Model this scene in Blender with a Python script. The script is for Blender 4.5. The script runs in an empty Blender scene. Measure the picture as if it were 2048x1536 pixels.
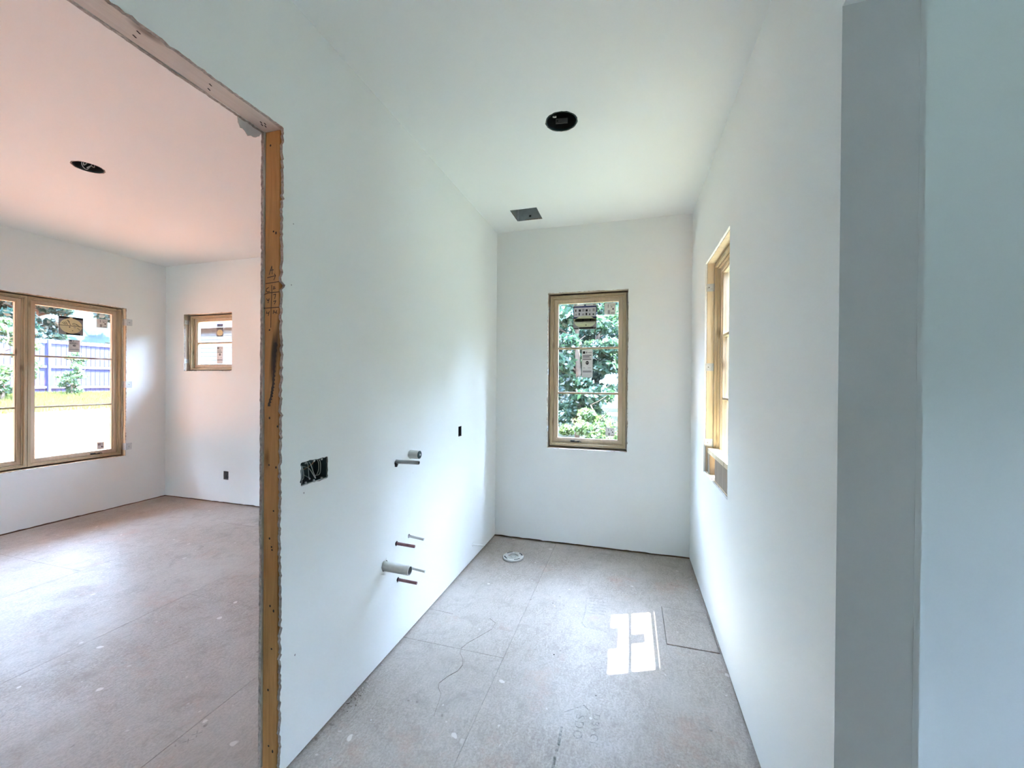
import bpy, bmesh, math, random
import numpy as np
from mathutils import Vector, Matrix, noise

sc = bpy.context.scene
COL = sc.collection
random.seed(7)

# ------------------------------------------------------------------ camera
F_PX, YAW, PITCH, ROLL, EYE = 807.37, math.radians(16.2907), math.radians(-0.234), math.radians(0.4567), 1.5889
_fw = Vector((-math.sin(YAW) * math.cos(PITCH), math.cos(YAW) * math.cos(PITCH), math.sin(PITCH)))
_r0 = Vector((math.cos(YAW), math.sin(YAW), 0)); _u0 = _r0.cross(_fw)
_rt = _r0 * math.cos(ROLL) + _u0 * math.sin(ROLL)
_up = -_r0 * math.sin(ROLL) + _u0 * math.cos(ROLL)
cam_data = bpy.data.cameras.new('camera'); cam = bpy.data.objects.new('camera', cam_data); COL.objects.link(cam)
cam_data.sensor_fit = 'HORIZONTAL'; cam_data.sensor_width = 36; cam_data.lens = F_PX / 2048 * 36
cam_data.clip_start = 0.02; cam_data.clip_end = 500
cam.matrix_world = Matrix(((_rt.x, _up.x, -_fw.x, 0), (_rt.y, _up.y, -_fw.y, 0), (_rt.z, _up.z, -_fw.z, EYE), (0, 0, 0, 1)))
sc.camera = cam

def pix(ax, val, x, y):
    """point on the plane axis=val that the photograph shows at pixel x, y"""
    r = _fw + _rt * ((x - 1024) / F_PX) + _up * ((768 - y) / F_PX)
    c = Vector((0, 0, EYE))
    return c + r * ((val - c[ax]) / r[ax])

# ------------------------------------------------------------------ sky, sun, exposure
SUN_DIR = Vector((1.0, 0.46, 3.04)).normalized()
world = bpy.data.worlds.new('world'); sc.world = world; world.use_nodes = True
wn = world.node_tree; wn.nodes.clear()
wo = wn.nodes.new('ShaderNodeOutputWorld'); wb = wn.nodes.new('ShaderNodeBackground'); ws = wn.nodes.new('ShaderNodeTexSky')
ws.sky_type = 'NISHITA'; ws.sun_disc = False
ws.sun_elevation = math.asin(SUN_DIR.z); ws.sun_rotation = math.atan2(SUN_DIR.x, SUN_DIR.y)
ws.air_density = 1.0; ws.dust_density = 0.15; ws.ozone_density = 1.0
wb.inputs['Strength'].default_value = 0.72
whs = wn.nodes.new('ShaderNodeHueSaturation'); whs.inputs['Saturation'].default_value = 0.64
wn.links.new(ws.outputs[0], whs.inputs['Color']); wn.links.new(whs.outputs[0], wb.inputs[0]); wn.links.new(wb.outputs[0], wo.inputs[0])
sun_d = bpy.data.lights.new('sun', 'SUN'); sun_d.energy = 6.6; sun_d.angle = math.radians(0.6); sun_d.color = (1.0, 0.97, 0.88)
sun = bpy.data.objects.new('sun', sun_d); COL.objects.link(sun)
sun.rotation_euler = SUN_DIR.to_track_quat('Z', 'Y').to_euler(); sun.location = (20, 9, 45)
sc.view_settings.view_transform = 'Standard'; sc.view_settings.look = 'None'
sc.view_settings.gamma = 1.0; sc.view_settings.use_curve_mapping = False
sc.view_settings.exposure = 4.72
sc.cycles.max_bounces = 7; sc.cycles.diffuse_bounces = 5; sc.cycles.transparent_max_bounces = 24
sc.cycles.glossy_bounces = 3; sc.cycles.caustics_reflective = False; sc.cycles.caustics_refractive = False
sc.cycles.sample_clamp_indirect = 6.0; sc.cycles.use_adaptive_sampling = True; sc.cycles.adaptive_threshold = 0.09

# ------------------------------------------------------------------ room dimensions (metres)
H = 3.123                     # ceiling
XL, XL2 = -1.325, -1.437      # partition, bath face and bedroom face
XR, XR2 = 0.529, 0.709        # right wall
YB, YB2 = 3.949, 4.115        # back wall
XF, XF2 = -6.064, -6.23       # bedroom window wall
YREAR = -3.4
XE, XE2 = 3.60, 3.76          # east wall of the side room
YS, YS2 = 1.62, 1.78          # north wall of the side room
ZH = 2.588                    # head of both openings
YJ = 1.282                    # far jamb of the cased opening
YN = -0.62                    # near jamb
YD, YDN = 1.268, 0.30         # doorway on the right
GY = 0.013                    # drywall thickness
GAP = 0.018                   # gap under the drywall
ROOF = 3.30

# ------------------------------------------------------------------ materials
def srgb(r, g, b):
    f = lambda c: (c / 255 / 12.92) if c / 255 <= 0.04045 else ((c / 255 + 0.055) / 1.055) ** 2.4
    return (f(r), f(g), f(b), 1)

class NT:
    def __init__(s, name):
        s.m = bpy.data.materials.new(name); s.m.use_nodes = True
        s.t = s.m.node_tree; s.b = s.t.nodes['Principled BSDF']; s.out = s.t.nodes['Material Output']
        s.co = s.t.nodes.new('ShaderNodeTexCoord')
    def n(s, typ, **kw):
        nd = s.t.nodes.new(typ)
        for k, v in kw.items():
            if k.startswith('_'): nd.inputs[k[1:].replace('_', ' ')].default_value = v
            else: setattr(nd, k, v)
        return nd
    def l(s, a, b): s.t.links.new(a, b)
    def mapping(s, scale=(1, 1, 1), rot=(0, 0, 0), loc=(0, 0, 0)):
        mp = s.n('ShaderNodeMapping'); mp.inputs['Scale'].default_value = scale; mp.inputs['Rotation'].default_value = rot
        mp.inputs['Location'].default_value = loc
        s.l(s.co.outputs['Object'], mp.inputs[0]); return mp.outputs[0]
    def noise(s, vec, scale, detail=4, rough=0.55, dist=0.0):
        nd = s.n('ShaderNodeTexNoise'); nd.inputs['Scale'].default_value = scale; nd.inputs['Detail'].default_value = detail
        nd.inputs['Roughness'].default_value = rough; nd.inputs['Distortion'].default_value = dist
        s.l(vec, nd.inputs['Vector']); return nd.outputs[0]
    def ramp(s, fac, stops):
        r = s.n('ShaderNodeValToRGB'); e = r.color_ramp.elements
        while len(e) < len(stops): e.new(0.5)
        for i, (p, c) in enumerate(stops): e[i].position = p; e[i].color = c if len(c) == 4 else (*c, 1)
        s.l(fac, r.inputs[0]); return r.outputs[0]
    def mix(s, fac, a, b, mode='MIX'):
        m = s.n('ShaderNodeMix', data_type='RGBA', blend_type=mode)
        for sock, v in ((m.inputs[0], fac), (m.inputs[6], a), (m.inputs[7], b)):
            if hasattr(v, 'is_linked'): s.l(v, sock)
            else: sock.default_value = v
        return m.outputs[2]
    def math(s, op, a, b=0.0, clamp=False):
        m = s.n('ShaderNodeMath', operation=op); m.use_clamp = clamp
        for sock, v in ((m.inputs[0], a), (m.inputs[1], b)):
            if hasattr(v, 'is_linked'): s.l(v, sock)
            else: sock.default_value = v
        return m.outputs[0]
    def bump(s, h, strength=0.2, dist=0.002):
        b = s.n('ShaderNodeBump'); b.inputs['Strength'].default_value = strength; b.inputs['Distance'].default_value = dist
        s.l(h, b.inputs['Height']); s.l(b.outputs[0], s.b.inputs['Normal'])
    def done(s, col=None, rough=0.6, spec=0.4, metal=0.0):
        if col is not None:
            if hasattr(col, 'is_linked'): s.l(col, s.b.inputs['Base Color'])
            else: s.b.inputs['Base Color'].default_value = col
        if hasattr(rough, 'is_linked'): s.l(rough, s.b.inputs['Roughness'])
        else: s.b.inputs['Roughness'].default_value = rough
        s.b.inputs['Specular IOR Level'].default_value = spec; s.b.inputs['Metallic'].default_value = metal
        return s.m

def m_plain(name, c, rough=0.6, var=0.12, scale=40, spec=0.4, metal=0.0, bump=0.0):
    t = NT(name); n = t.noise(t.mapping(), scale)
    lo = tuple(x * (1 - var) for x in c[:3]) + (1,); hi = tuple(min(1, x * (1 + var)) for x in c[:3]) + (1,)
    col = t.ramp(n, [(0.3, lo), (0.7, hi)])
    if bump: t.bump(n, bump)
    return t.done(col, rough, spec, metal)

def m_drywall():
    t = NT('drywall_primer'); v = t.mapping()
    n1 = t.noise(v, 1.3, 3); n2 = t.noise(v, 380, 2)
    col = t.ramp(n1, [(0.25, (0.860, 0.890, 0.876)), (0.75, (0.875, 0.902, 0.889))])
    t.bump(n2, 0.10, 0.0006)
    return t.done(col, 0.62, 0.32)

def m_wood(name, c1, c2, scale=1.0, axis='Z', rough=0.6, stain=False):
    t = NT(name)
    sc_ = {'Z': (26, 26, 1.6), 'X': (1.6, 26, 26), 'Y': (26, 1.6, 26)}[axis]
    v = t.mapping(tuple(a * scale for a in sc_))
    n = t.noise(v, 1.0, 6, 0.62, 1.2); fine = t.noise(v, 6.0, 3)
    f = t.math('MULTIPLY_ADD', fine, 0.35); f.node.inputs[2].default_value = 0.0
    f2 = t.math('ADD', f, t.math('MULTIPLY', n, 0.75), True)
    col = t.ramp(f2, [(0.30, c1), (0.72, c2)])
    # knots
    kv = t.mapping((9, 9, 3.2) if axis == 'Z' else (3.2, 9, 9) if axis == 'X' else (9, 3.2, 9), loc=(.3, .2, .35))
    vo = t.n('ShaderNodeTexVoronoi'); vo.inputs['Scale'].default_value = 1.0; t.l(kv, vo.inputs['Vector'])
    k = t.ramp(vo.outputs['Distance'], [(0.05, (1, 1, 1)), (0.17, (0, 0, 0))])
    col = t.mix(t.math('MULTIPLY', k, 0.75), col, (c1[0] * .35, c1[1] * .28, c1[2] * .22, 1))
    if stain:   # black grease smear rubbed on the jamb at chest height
        sep = t.n('ShaderNodeSeparateXYZ'); t.l(t.co.outputs['Object'], sep.inputs[0])
        dx = t.math('DIVIDE', t.math('ADD', sep.outputs[0], t.math('MULTIPLY_ADD', sep.outputs[2], -0.115)), 0.024)
        dx.node.inputs[0].links[0].from_node.inputs[1].links[0].from_node.inputs[2].default_value = 1.562
        dz = t.math('DIVIDE', t.math('SUBTRACT', sep.outputs[2], 1.70), 0.135)
        d2 = t.math('ADD', t.math('MULTIPLY', dx, dx), t.math('MULTIPLY', dz, dz))
        d2 = t.math('ADD', d2, t.math('MULTIPLY', t.math('SUBTRACT', n, 0.5), 1.8))
        s = t.ramp(d2, [(0.10, (0.9, 0.9, 0.9)), (1.2, (0, 0, 0))])
        col = t.mix(s, col, (0.012, 0.012, 0.012, 1))
    t.bump(f2, 0.25, 0.0015)
    return t.done(col, rough, 0.3)

def m_floor():
    t = NT('subfloor_panel'); v = t.mapping()
    strands = t.noise(t.mapping((30, 12, 1)), 1.0, 8, 0.72, 2.2)
    fine = t.noise(v, 95, 5, 0.75); big = t.noise(v, 1.3, 5, 0.65); mid = t.noise(v, 7.0, 6, 0.7, 0.8)
    base = t.ramp(strands, [(0.28, (0.30, 0.255, 0.212)), (0.5, (0.445, 0.390, 0.335)), (0.74, (0.555, 0.50, 0.44))])
    base = t.mix(t.ramp(fine, [(0.36, (0.75, 0.75, 0.75)), (0.55, (0, 0, 0))]), base, (0.25, 0.212, 0.178, 1))
    base = t.mix(t.math('MULTIPLY', t.ramp(big, [(0.38, (0, 0, 0)), (0.66, (1, 1, 1))]), 0.55), base, (0.55, 0.51, 0.46, 1))
    base = t.mix(t.math('MULTIPLY', t.ramp(mid, [(0.52, (0, 0, 0)), (0.70, (1, 1, 1))]), 0.50), base, (0.30, 0.26, 0.22, 1))
    clay = t.noise(t.mapping(loc=(3, 1, 0)), 2.2, 6, 0.75)
    base = t.mix(t.math('MULTIPLY', t.ramp(clay, [(0.56, (0, 0, 0)), (0.70, (1, 1, 1))]), 0.40), base, (0.47, 0.28, 0.20, 1))
    # trodden dirt and joint-compound smears
    wv = t.n('ShaderNodeVectorMath', operation='ADD'); nz = t.n('ShaderNodeTexNoise'); nz.inputs['Scale'].default_value = 11
    t.l(v, nz.inputs['Vector']); t.l(v, wv.inputs[0])
    sm = t.n('ShaderNodeVectorMath', operation='SCALE'); sm.inputs['Scale'].default_value = 0.07; t.l(nz.outputs[1], sm.inputs[0]); t.l(sm.outputs[0], wv.inputs[1])
    for scl, lo_, hi_, thr, c, amt in ((6.5, .07, .10, .50, (0.76, 0.72, 0.67, 1), .75), (13.0, .06, .10, .48, (0.72, 0.68, 0.63, 1), .6), (9.0, .05, .09, .54, (0.20, 0.17, 0.145, 1), .7)):
        vo = t.n('ShaderNodeTexVoronoi'); vo.inputs['Scale'].default_value = scl; t.l(wv.outputs[0], vo.inputs['Vector'])
        spot = t.ramp(vo.outputs['Distance'], [(lo_, (1, 1, 1)), (hi_, (0, 0, 0))])
        pick = t.ramp(t.noise(t.mapping(loc=(scl, 0, 0)), 2.5, 2), [(thr, (0, 0, 0)), (thr + .05, (1, 1, 1))])
        base = t.mix(t.math('MULTIPLY', t.math('MULTIPLY', spot, pick), amt), base, c)
    scr = t.ramp(t.noise(t.mapping((140, 3.0, 1), rot=(0, 0, .12)), 1.0, 3, 0.6, 0.4), [(0.66, (0, 0, 0)), (0.72, (1, 1, 1))])
    base = t.mix(t.math('MULTIPLY', scr, 0.40), base, (0.33, 0.29, 0.25, 1))
    rough = t.ramp(mid, [(0.3, (0.36, 0.36, 0.36)), (0.75, (0.55, 0.55, 0.55))])
    t.bump(t.math('ADD', strands, t.math('MULTIPLY', fine, 0.8)), 0.22, 0.0014)
    return t.done(base, rough, 0.24)

def m_glass():
    t = NT('window_glass'); nt = t.t; nt.nodes.remove(t.b)
    tr = t.n('ShaderNodeBsdfTransparent'); tr.inputs[0].default_value = (0.90, 0.93, 0.94, 1)
    gl = t.n('ShaderNodeBsdfGlossy'); gl.inputs['Roughness'].default_value = 0.02
    df = t.n('ShaderNodeBsdfDiffuse')
    lw = t.n('ShaderNodeLayerWeight'); lw.inputs[0].default_value = 0.5; fr = t.math('MULTIPLY_ADD', t.math('POWER', lw.outputs['Facing'], 5.0), 0.9); fr.node.inputs[2].default_value = 0.035
    m1 = t.n('ShaderNodeMixShader'); t.l(fr, m1.inputs[0]); t.l(tr.outputs[0], m1.inputs[1]); t.l(gl.outputs[0], m1.inputs[2])
    dirt = t.ramp(t.noise(t.mapping(), 7, 5), [(0.35, (0.006, 0.006, 0.006)), (0.8, (0.035, 0.035, 0.035))])
    m2 = t.n('ShaderNodeMixShader'); t.l(dirt, m2.inputs[0]); t.l(m1.outputs[0], m2.inputs[1]); t.l(df.outputs[0], m2.inputs[2])
    t.l(m2.outputs[0], t.out.inputs[0]); return t.m

def m_leaf(name, a, b, trans=0.45):
    t = NT(name); nt = t.t; nt.nodes.remove(t.b)
    col = t.ramp(t.noise(t.mapping(), 2.3, 3), [(0.3, a), (0.7, b)])
    d = t.n('ShaderNodeBsdfDiffuse'); tl = t.n('ShaderNodeBsdfTranslucent'); gl = t.n('ShaderNodeBsdfGlossy'); gl.inputs['Roughness'].default_value = 0.35
    t.l(col, d.inputs[0]); t.l(t.mix(1.0, col, (1.0, 1.0, 0.65, 1), 'MULTIPLY'), tl.inputs[0])
    m = t.n('ShaderNodeMixShader'); m.inputs[0].default_value = trans; t.l(d.outputs[0], m.inputs[1]); t.l(tl.outputs[0], m.inputs[2])
    m2 = t.n('ShaderNodeMixShader'); m2.inputs[0].default_value = 0.08; t.l(m.outputs[0], m2.inputs[1]); t.l(gl.outputs[0], m2.inputs[2])
    t.l(m2.outputs[0], t.out.inputs[0]); return t.m

def m_ink(name, c, cover=0.6, lo=0.35, hi=0.6, scale=60):
    t = NT(name); nt = t.t
    tr = t.n('ShaderNodeBsdfTransparent'); mx = t.n('ShaderNodeMixShader')
    f = t.math('MULTIPLY', t.ramp(t.noise(t.mapping(), scale, 4, 0.7), [(lo, (0, 0, 0)), (hi, (1, 1, 1))]), cover)
    t.b.inputs['Base Color'].default_value = c; t.b.inputs['Roughness'].default_value = 0.5
    t.l(f, mx.inputs[0]); t.l(tr.outputs[0], mx.inputs[1]); t.l(t.b.outputs[0], mx.inputs[2]); t.l(mx.outputs[0], t.out.inputs[0])
    return t.m

M = {}
M['drywall'] = m_drywall()
M['gypsum'] = m_plain('cut_gypsum_edge', (0.42, 0.385, 0.35, 1), 0.9, 0.35, 90, 0.1)
M['torn'] = m_plain('torn_paper', (0.62, 0.58, 0.52, 1), 0.9, 0.2, 120, 0.1)
M['stud'] = m_wood('framing_lumber', (0.33, 0.185, 0.075), (0.55, 0.35, 0.165), 1.0, 'Z')
M['jamb'] = m_wood('jamb_lumber', (0.33, 0.165, 0.05), (0.55, 0.31, 0.115), 1.0, 'Z', stain=True)
M['header'] = m_wood('header_lumber', (0.62, 0.53, 0.465), (0.74, 0.655, 0.59), 0.8, 'Y')
M['plate'] = m_wood('bottom_plate', (0.075, 0.042, 0.024), (0.15, 0.095, 0.055), 1.0, 'X')
M['roughstud'] = m_wood('rough_opening_lumber', (0.70, 0.57, 0.38), (0.85, 0.74, 0.55), 1.0, 'Z')
M['greyreveal'] = m_wood('dusty_opening_lumber', (0.44, 0.375, 0.30), (0.58, 0.51, 0.425), 1.0, 'Z')
M['graywood'] = m_wood('weathered_lumber', (0.23, 0.18, 0.13), (0.40, 0.32, 0.24), 1.0, 'Z')
M['pine'] = m_wood('window_pine', (0.40, 0.32, 0.20), (0.54, 0.445, 0.295), 0.8, 'Z', 0.45)
M['pinex'] = m_wood('window_pine_rails', (0.40, 0.32, 0.20), (0.54, 0.445, 0.295), 0.8, 'X', 0.45)
M['sash'] = m_wood('sash_pine', (0.50, 0.40, 0.275), (0.64, 0.525, 0.38), 0.8, 'Z', 0.45)
M['floor'] = m_floor()
M['glass'] = m_glass()
M['white'] = m_plain('white_paper', (0.78, 0.78, 0.76, 1), 0.6, 0.04)
M['cream'] = m_plain('cream_print', (0.80, 0.70, 0.42, 1), 0.6, 0.06)
M['palegreen'] = m_plain('pale_green_print', (0.62, 0.66, 0.45, 1), 0.6, 0.06)
M['navy'] = m_plain('navy_print', (0.02, 0.03, 0.12, 1), 0.6, 0.05)
M['blackp'] = m_plain('black_print', (0.015, 0.015, 0.018, 1), 0.6, 0.05)
M['greyp'] = m_plain('grey_print', (0.30, 0.29, 0.30, 1), 0.6, 0.05)
M['lgrey'] = m_plain('light_grey_print', (0.58, 0.58, 0.60, 1), 0.6, 0.05)
M['galv'] = m_plain('galvanised_steel', (0.60, 0.64, 0.66, 1), 0.4, 0.12, 60, 0.5, 0.35)
M['duct'] = m_plain('duct_steel', (0.42, 0.47, 0.49, 1), 0.45, 0.12, 18, 0.5, 0.3)
M['pvc'] = m_plain('white_pvc', (0.72, 0.72, 0.68, 1), 0.4, 0.04, 30, 0.5)
M['flange'] = m_plain('flange_plastic', (0.60, 0.61, 0.58, 1), 0.45, 0.10, 40, 0.4)
M['greypipe'] = m_plain('grey_pipe', (0.36, 0.38, 0.38, 1), 0.4, 0.08, 30, 0.5)
M['red'] = m_plain('red_pex', (0.26, 0.125, 0.14, 1), 0.4, 0.15, 30, 0.5)
M['black'] = m_plain('black_plastic', (0.012, 0.016, 0.018, 1), 0.5, 0.2, 30, 0.4)
M['boxblue'] = m_plain('dark_box_plastic', (0.02, 0.05, 0.055, 1), 0.5, 0.2, 30, 0.4)
M['wire'] = m_plain('wire_sheath', (0.45, 0.48, 0.48, 1), 0.5, 0.1, 30)
M['bare'] = m_plain('copper_wire', (0.45, 0.22, 0.11, 1), 0.4, 0.1, 30, 0.5, 0.6)
M['foam'] = m_plain('spray_foam', (0.80, 0.73, 0.58, 1), 0.8, 0.1, 70, 0.2, 0, 0.3)
M['marker'] = m_plain('marker_ink', (0.02, 0.01, 0.008, 1), 0.6, 0.1)
M['ink'] = m_ink('green_stamp_ink', (0.09, 0.17, 0.13, 1), 0.60, 0.36, 0.62, 45)
M['ink2'] = m_ink('blue_stamp_ink', (0.25, 0.34, 0.37, 1), 0.42, 0.40, 0.66, 60)
M['pencil'] = m_ink('pencil_line', (0.10, 0.085, 0.075, 1), 0.8, 0.30, 0.5, 25)
M['soil'] = m_plain('crumbs', (0.30, 0.26, 0.22, 1), 0.9, 0.5, 50, 0.1)
M['dark'] = m_plain('painted_cavity_shade', (0.03, 0.022, 0.016, 1), 0.9, 0.2)  # near-black colour standing in for shade inside the wall
M['clay'] = None
M['bark'] = m_plain('tree_bark', (0.12, 0.09, 0.07, 1), 0.9, 0.4, 9, 0.1, 0, 0.5)
M['leafA'] = m_leaf('leaf_deep_green', (0.018, 0.050, 0.050), (0.035, 0.085, 0.070))
M['leafB'] = m_leaf('leaf_mid_green', (0.022, 0.060, 0.048), (0.055, 0.115, 0.065))
M['leafC'] = m_leaf('leaf_light_green', (0.045, 0.10, 0.05), (0.11, 0.17, 0.065))
M['leafH'] = m_leaf('leaf_with_painted_haze', (0.10, 0.155, 0.165), (0.155, 0.215, 0.215), 0.35)  # distance haze is put into this paler leaf colour
M['leafN'] = m_leaf('needle_green', (0.045, 0.10, 0.05), (0.09, 0.16, 0.075), 0.3)
M['grass'] = m_leaf('grass_blade', (0.085, 0.12, 0.04), (0.15, 0.17, 0.06), 0.3)
M['fence'] = m_plain('fence_stain', (0.030, 0.032, 0.075, 1), 0.8, 0.25, 7, 0.2)
M['rail'] = m_plain('fence_rail_stain', (0.13, 0.135, 0.19, 1), 0.8, 0.2, 7, 0.2)
M['siding'] = m_plain('pale_siding', (0.095, 0.125, 0.15, 1), 0.7, 0.06, 3, 0.3)
M['shingle'] = m_plain('grey_green_shingle', (0.010, 0.015, 0.014, 1), 0.95, 0.3, 12, 0.1)
M['trimw'] = m_plain('white_trim', (0.16, 0.18, 0.20, 1), 0.6, 0.04)
M['winglass'] = m_plain('far_window_dark_glass', (0.05, 0.07, 0.09, 1), 0.1, 0.1, 3, 0.5)
M['rooftop'] = m_plain('roof_deck', (0.45, 0.38, 0.28, 1), 0.8, 0.2, 5)
def m_clay():
    t = NT('red_clay'); v = t.mapping()
    a = t.noise(v, 0.25, 5, 0.6); b = t.noise(t.mapping((1.5, 7, 1)), 1.0, 5, 0.65, 0.5)
    col = t.ramp(a, [(0.3, (0.25, 0.105, 0.060)), (0.7, (0.32, 0.145, 0.085))])
    col = t.mix(t.math('MULTIPLY', t.ramp(b, [(0.45, (0, 0, 0)), (0.65, (1, 1, 1))]), 0.6), col, (0.20, 0.062, 0.03, 1))
    t.bump(b, 0.6, 0.05)
    return t.done(col, 0.95, 0.1)
M['clay'] = m_clay()
M['horizon_screen'] = m_plain('added_horizon_ridge', (0.024, 0.040, 0.044, 1), 0.95, 0.5, 0.8, 0.1)  # dark cover of the added ridge round the horizon
M['litter'] = m_plain('leaf_litter', (0.055, 0.06, 0.04, 1), 0.95, 0.4, 3, 0.1)
M['side_yard'] = m_plain('darkened_side_yard', (0.13, 0.15, 0.125, 1), 0.95, 0.25, 2, 0.1)  # unseen ground, darkened to cut the light it bounces indoors

# ------------------------------------------------------------------ mesh helpers
class MB:
    def __init__(s): s.v = []; s.f = []; s.m = []
    def add(s, vs, fs, mi=0):
        o = len(s.v); s.v += [tuple(p) for p in vs]; s.f += [tuple(i + o for i in f) for f in fs]; s.m += [mi] * len(fs)
    def box(s, x0, x1, y0, y1, z0, z1, mi=0):
        s.add([(x0, y0, z0), (x1, y0, z0), (x1, y1, z0), (x0, y1, z0), (x0, y0, z1), (x1, y0, z1), (x1, y1, z1), (x0, y1, z1)],
              [(0, 3, 2, 1), (4, 5, 6, 7), (0, 1, 5, 4), (1, 2, 6, 5), (2, 3, 7, 6), (3, 0, 4, 7)], mi)
    def quad(s, a, b, c, d, mi=0): s.add([a, b, c, d], [(0, 1, 2, 3)], mi)
    def tube(s, pts, r, seg=8, mi=0, cap=True, r1=None):
        pts = [Vector(p) for p in pts]; n = len(pts); rings = []
        up = Vector((0.13, 0.21, 0.97))
        for i, p in enumerate(pts):
            d = (pts[min(i + 1, n - 1)] - pts[max(i - 1, 0)]).normalized()
            if abs(d.dot(up)) > 0.95: up = Vector((0.97, 0.2, 0.1))
            a = d.cross(up).normalized(); b = d.cross(a)
            rr = r if r1 is None else r + (r1 - r) * i / (n - 1)
            rings.append([p + a * (rr * math.cos(k * 2 * math.pi / seg)) + b * (rr * math.sin(k * 2 * math.pi / seg)) for k in range(seg)])
        vs = [p for rg in rings for p in rg]
        fs = [(i * seg + k, i * seg + (k + 1) % seg, (i + 1) * seg + (k + 1) % seg, (i + 1) * seg + k) for i in range(n - 1) for k in range(seg)]
        if cap: fs += [tuple(range(seg))[::-1], tuple((n - 1) * seg + k for k in range(seg))]
        s.add(vs, fs, mi)
    def lathe(s, prof, seg=32, mi=0, origin=(0, 0, 0), axis='Z'):
        o = Vector(origin); vs = []; fs = []; n = len(prof)
        for (r, h) in prof:
            for k in range(seg):
                a = 2 * math.pi * k / seg; c, d = r * math.cos(a), r * math.sin(a)
                vs.append(o + (Vector((c, d, h)) if axis == 'Z' else Vector((h, c, d)) if axis == 'X' else Vector((d, h, c))))
        for i in range(n - 1):
            for k in range(seg): fs.append((i * seg + k, i * seg + (k + 1) % seg, (i + 1) * seg + (k + 1) % seg, (i + 1) * seg + k))
        s.add(vs, fs, mi)
    def rectring(s, x0, x1, z0, z1, t, y0, y1, mi=0):
        """mitred rectangular frame, members t wide"""
        o = [(x0, z0), (x1, z0), (x1, z1), (x0, z1)]; n = [(x0 + t, z0 + t), (x1 - t, z0 + t), (x1 - t, z1 - t), (x0 + t, z1 - t)]
        vs = [(x, y0, z) for x, z in o] + [(x, y0, z) for x, z in n] + [(x, y1, z) for x, z in o] + [(x, y1, z) for x, z in n]
        fs = []
        for k in range(4):
            j = (k + 1) % 4
            fs += [(k, j, 4 + j, 4 + k), (8 + j, 8 + k, 12 + k, 12 + j), (j, k, 8 + k, 8 + j), (4 + k, 4 + j, 12 + j, 12 + k)]
        s.add(vs, fs, mi)
    def build(s, name, mats, parent=None, smooth=False, bevel=0.0, fix=True):
        me = bpy.data.meshes.new(name); me.from_pydata(s.v, [], s.f)
        mats = mats if isinstance(mats, (list, tuple)) else [mats]
        for m in mats: me.materials.append(m)
        me.polygons.foreach_set('material_index', s.m)
        if fix:
            bm = bmesh.new(); bm.from_mesh(me); bmesh.ops.recalc_face_normals(bm, faces=bm.faces); bm.to_mesh(me); bm.free()
        if smooth: me.polygons.foreach_set('use_smooth', [True] * len(me.polygons))
        me.update(); return link(name, me, parent, bevel)

def link(name, me, parent=None, bevel=0.0):
    o = bpy.data.objects.new(name, me); COL.objects.link(o); o.parent = parent
    if bevel:
        b = o.modifiers.new('bevel', 'BEVEL'); b.width = bevel; b.segments = 2; b.limit_method = 'ANGLE'; b.angle_limit = math.radians(50)
    return o
def tag(o, label=None, cat=None, group=None, kind=None):
    if label: o['label'] = label
    if cat: o['category'] = cat
    if group: o['group'] = group
    if kind: o['kind'] = kind
    return o
def empty(name, loc=(0, 0, 0), rz=0.0):
    o = bpy.data.objects.new(name, None); COL.objects.link(o); o.location = loc; o.rotation_euler.z = rz; o.empty_display_size = 0.1
    return o
def structure(o, label): return tag(o, label, None, None, 'structure')

def rag(loop, idx, step=0.012, amp=0.004, seed=1, inward=None):
    """subdivide the listed edges of a 2-D loop and roughen them"""
    rnd = random.Random(seed); out = []
    for i, p in enumerate(loop):
        q = loop[(i + 1) % len(loop)]; out.append(p)
        if i in idx:
            L = math.hypot(q[0] - p[0], q[1] - p[1]); n = max(2, int(L / step))
            nx, ny = (q[1] - p[1]) / L, -(q[0] - p[0]) / L
            for k in range(1, n):
                u = (k + rnd.uniform(-.3, .3)) / n; s = u * L
                am = amp.get(i, .004) if isinstance(amp, dict) else amp
                w = noise.noise(Vector((s * 9, seed * 3.7, 0))) * am * .7 + noise.noise(Vector((s * 70, seed * 1.7, 5))) * am * 1.1
                if rnd.random() < .06: w += am * rnd.uniform(-1.1, 1.1)
                out.append((p[0] + (q[0] - p[0]) * u + nx * w, p[1] + (q[1] - p[1]) * u + ny * w))
    return out
def rect(a, b, c, d): return [(a, c), (b, c), (b, d), (a, d)]
def circ(cx, cy, r, n=28, amp=0.0, seed=1):
    rnd = random.Random(seed)
    return [(cx + (r + rnd.uniform(-amp, amp)) * math.cos(2 * math.pi * k / n), cy + (r + rnd.uniform(-amp, amp)) * math.sin(2 * math.pi * k / n)) for k in range(n)]

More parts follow.
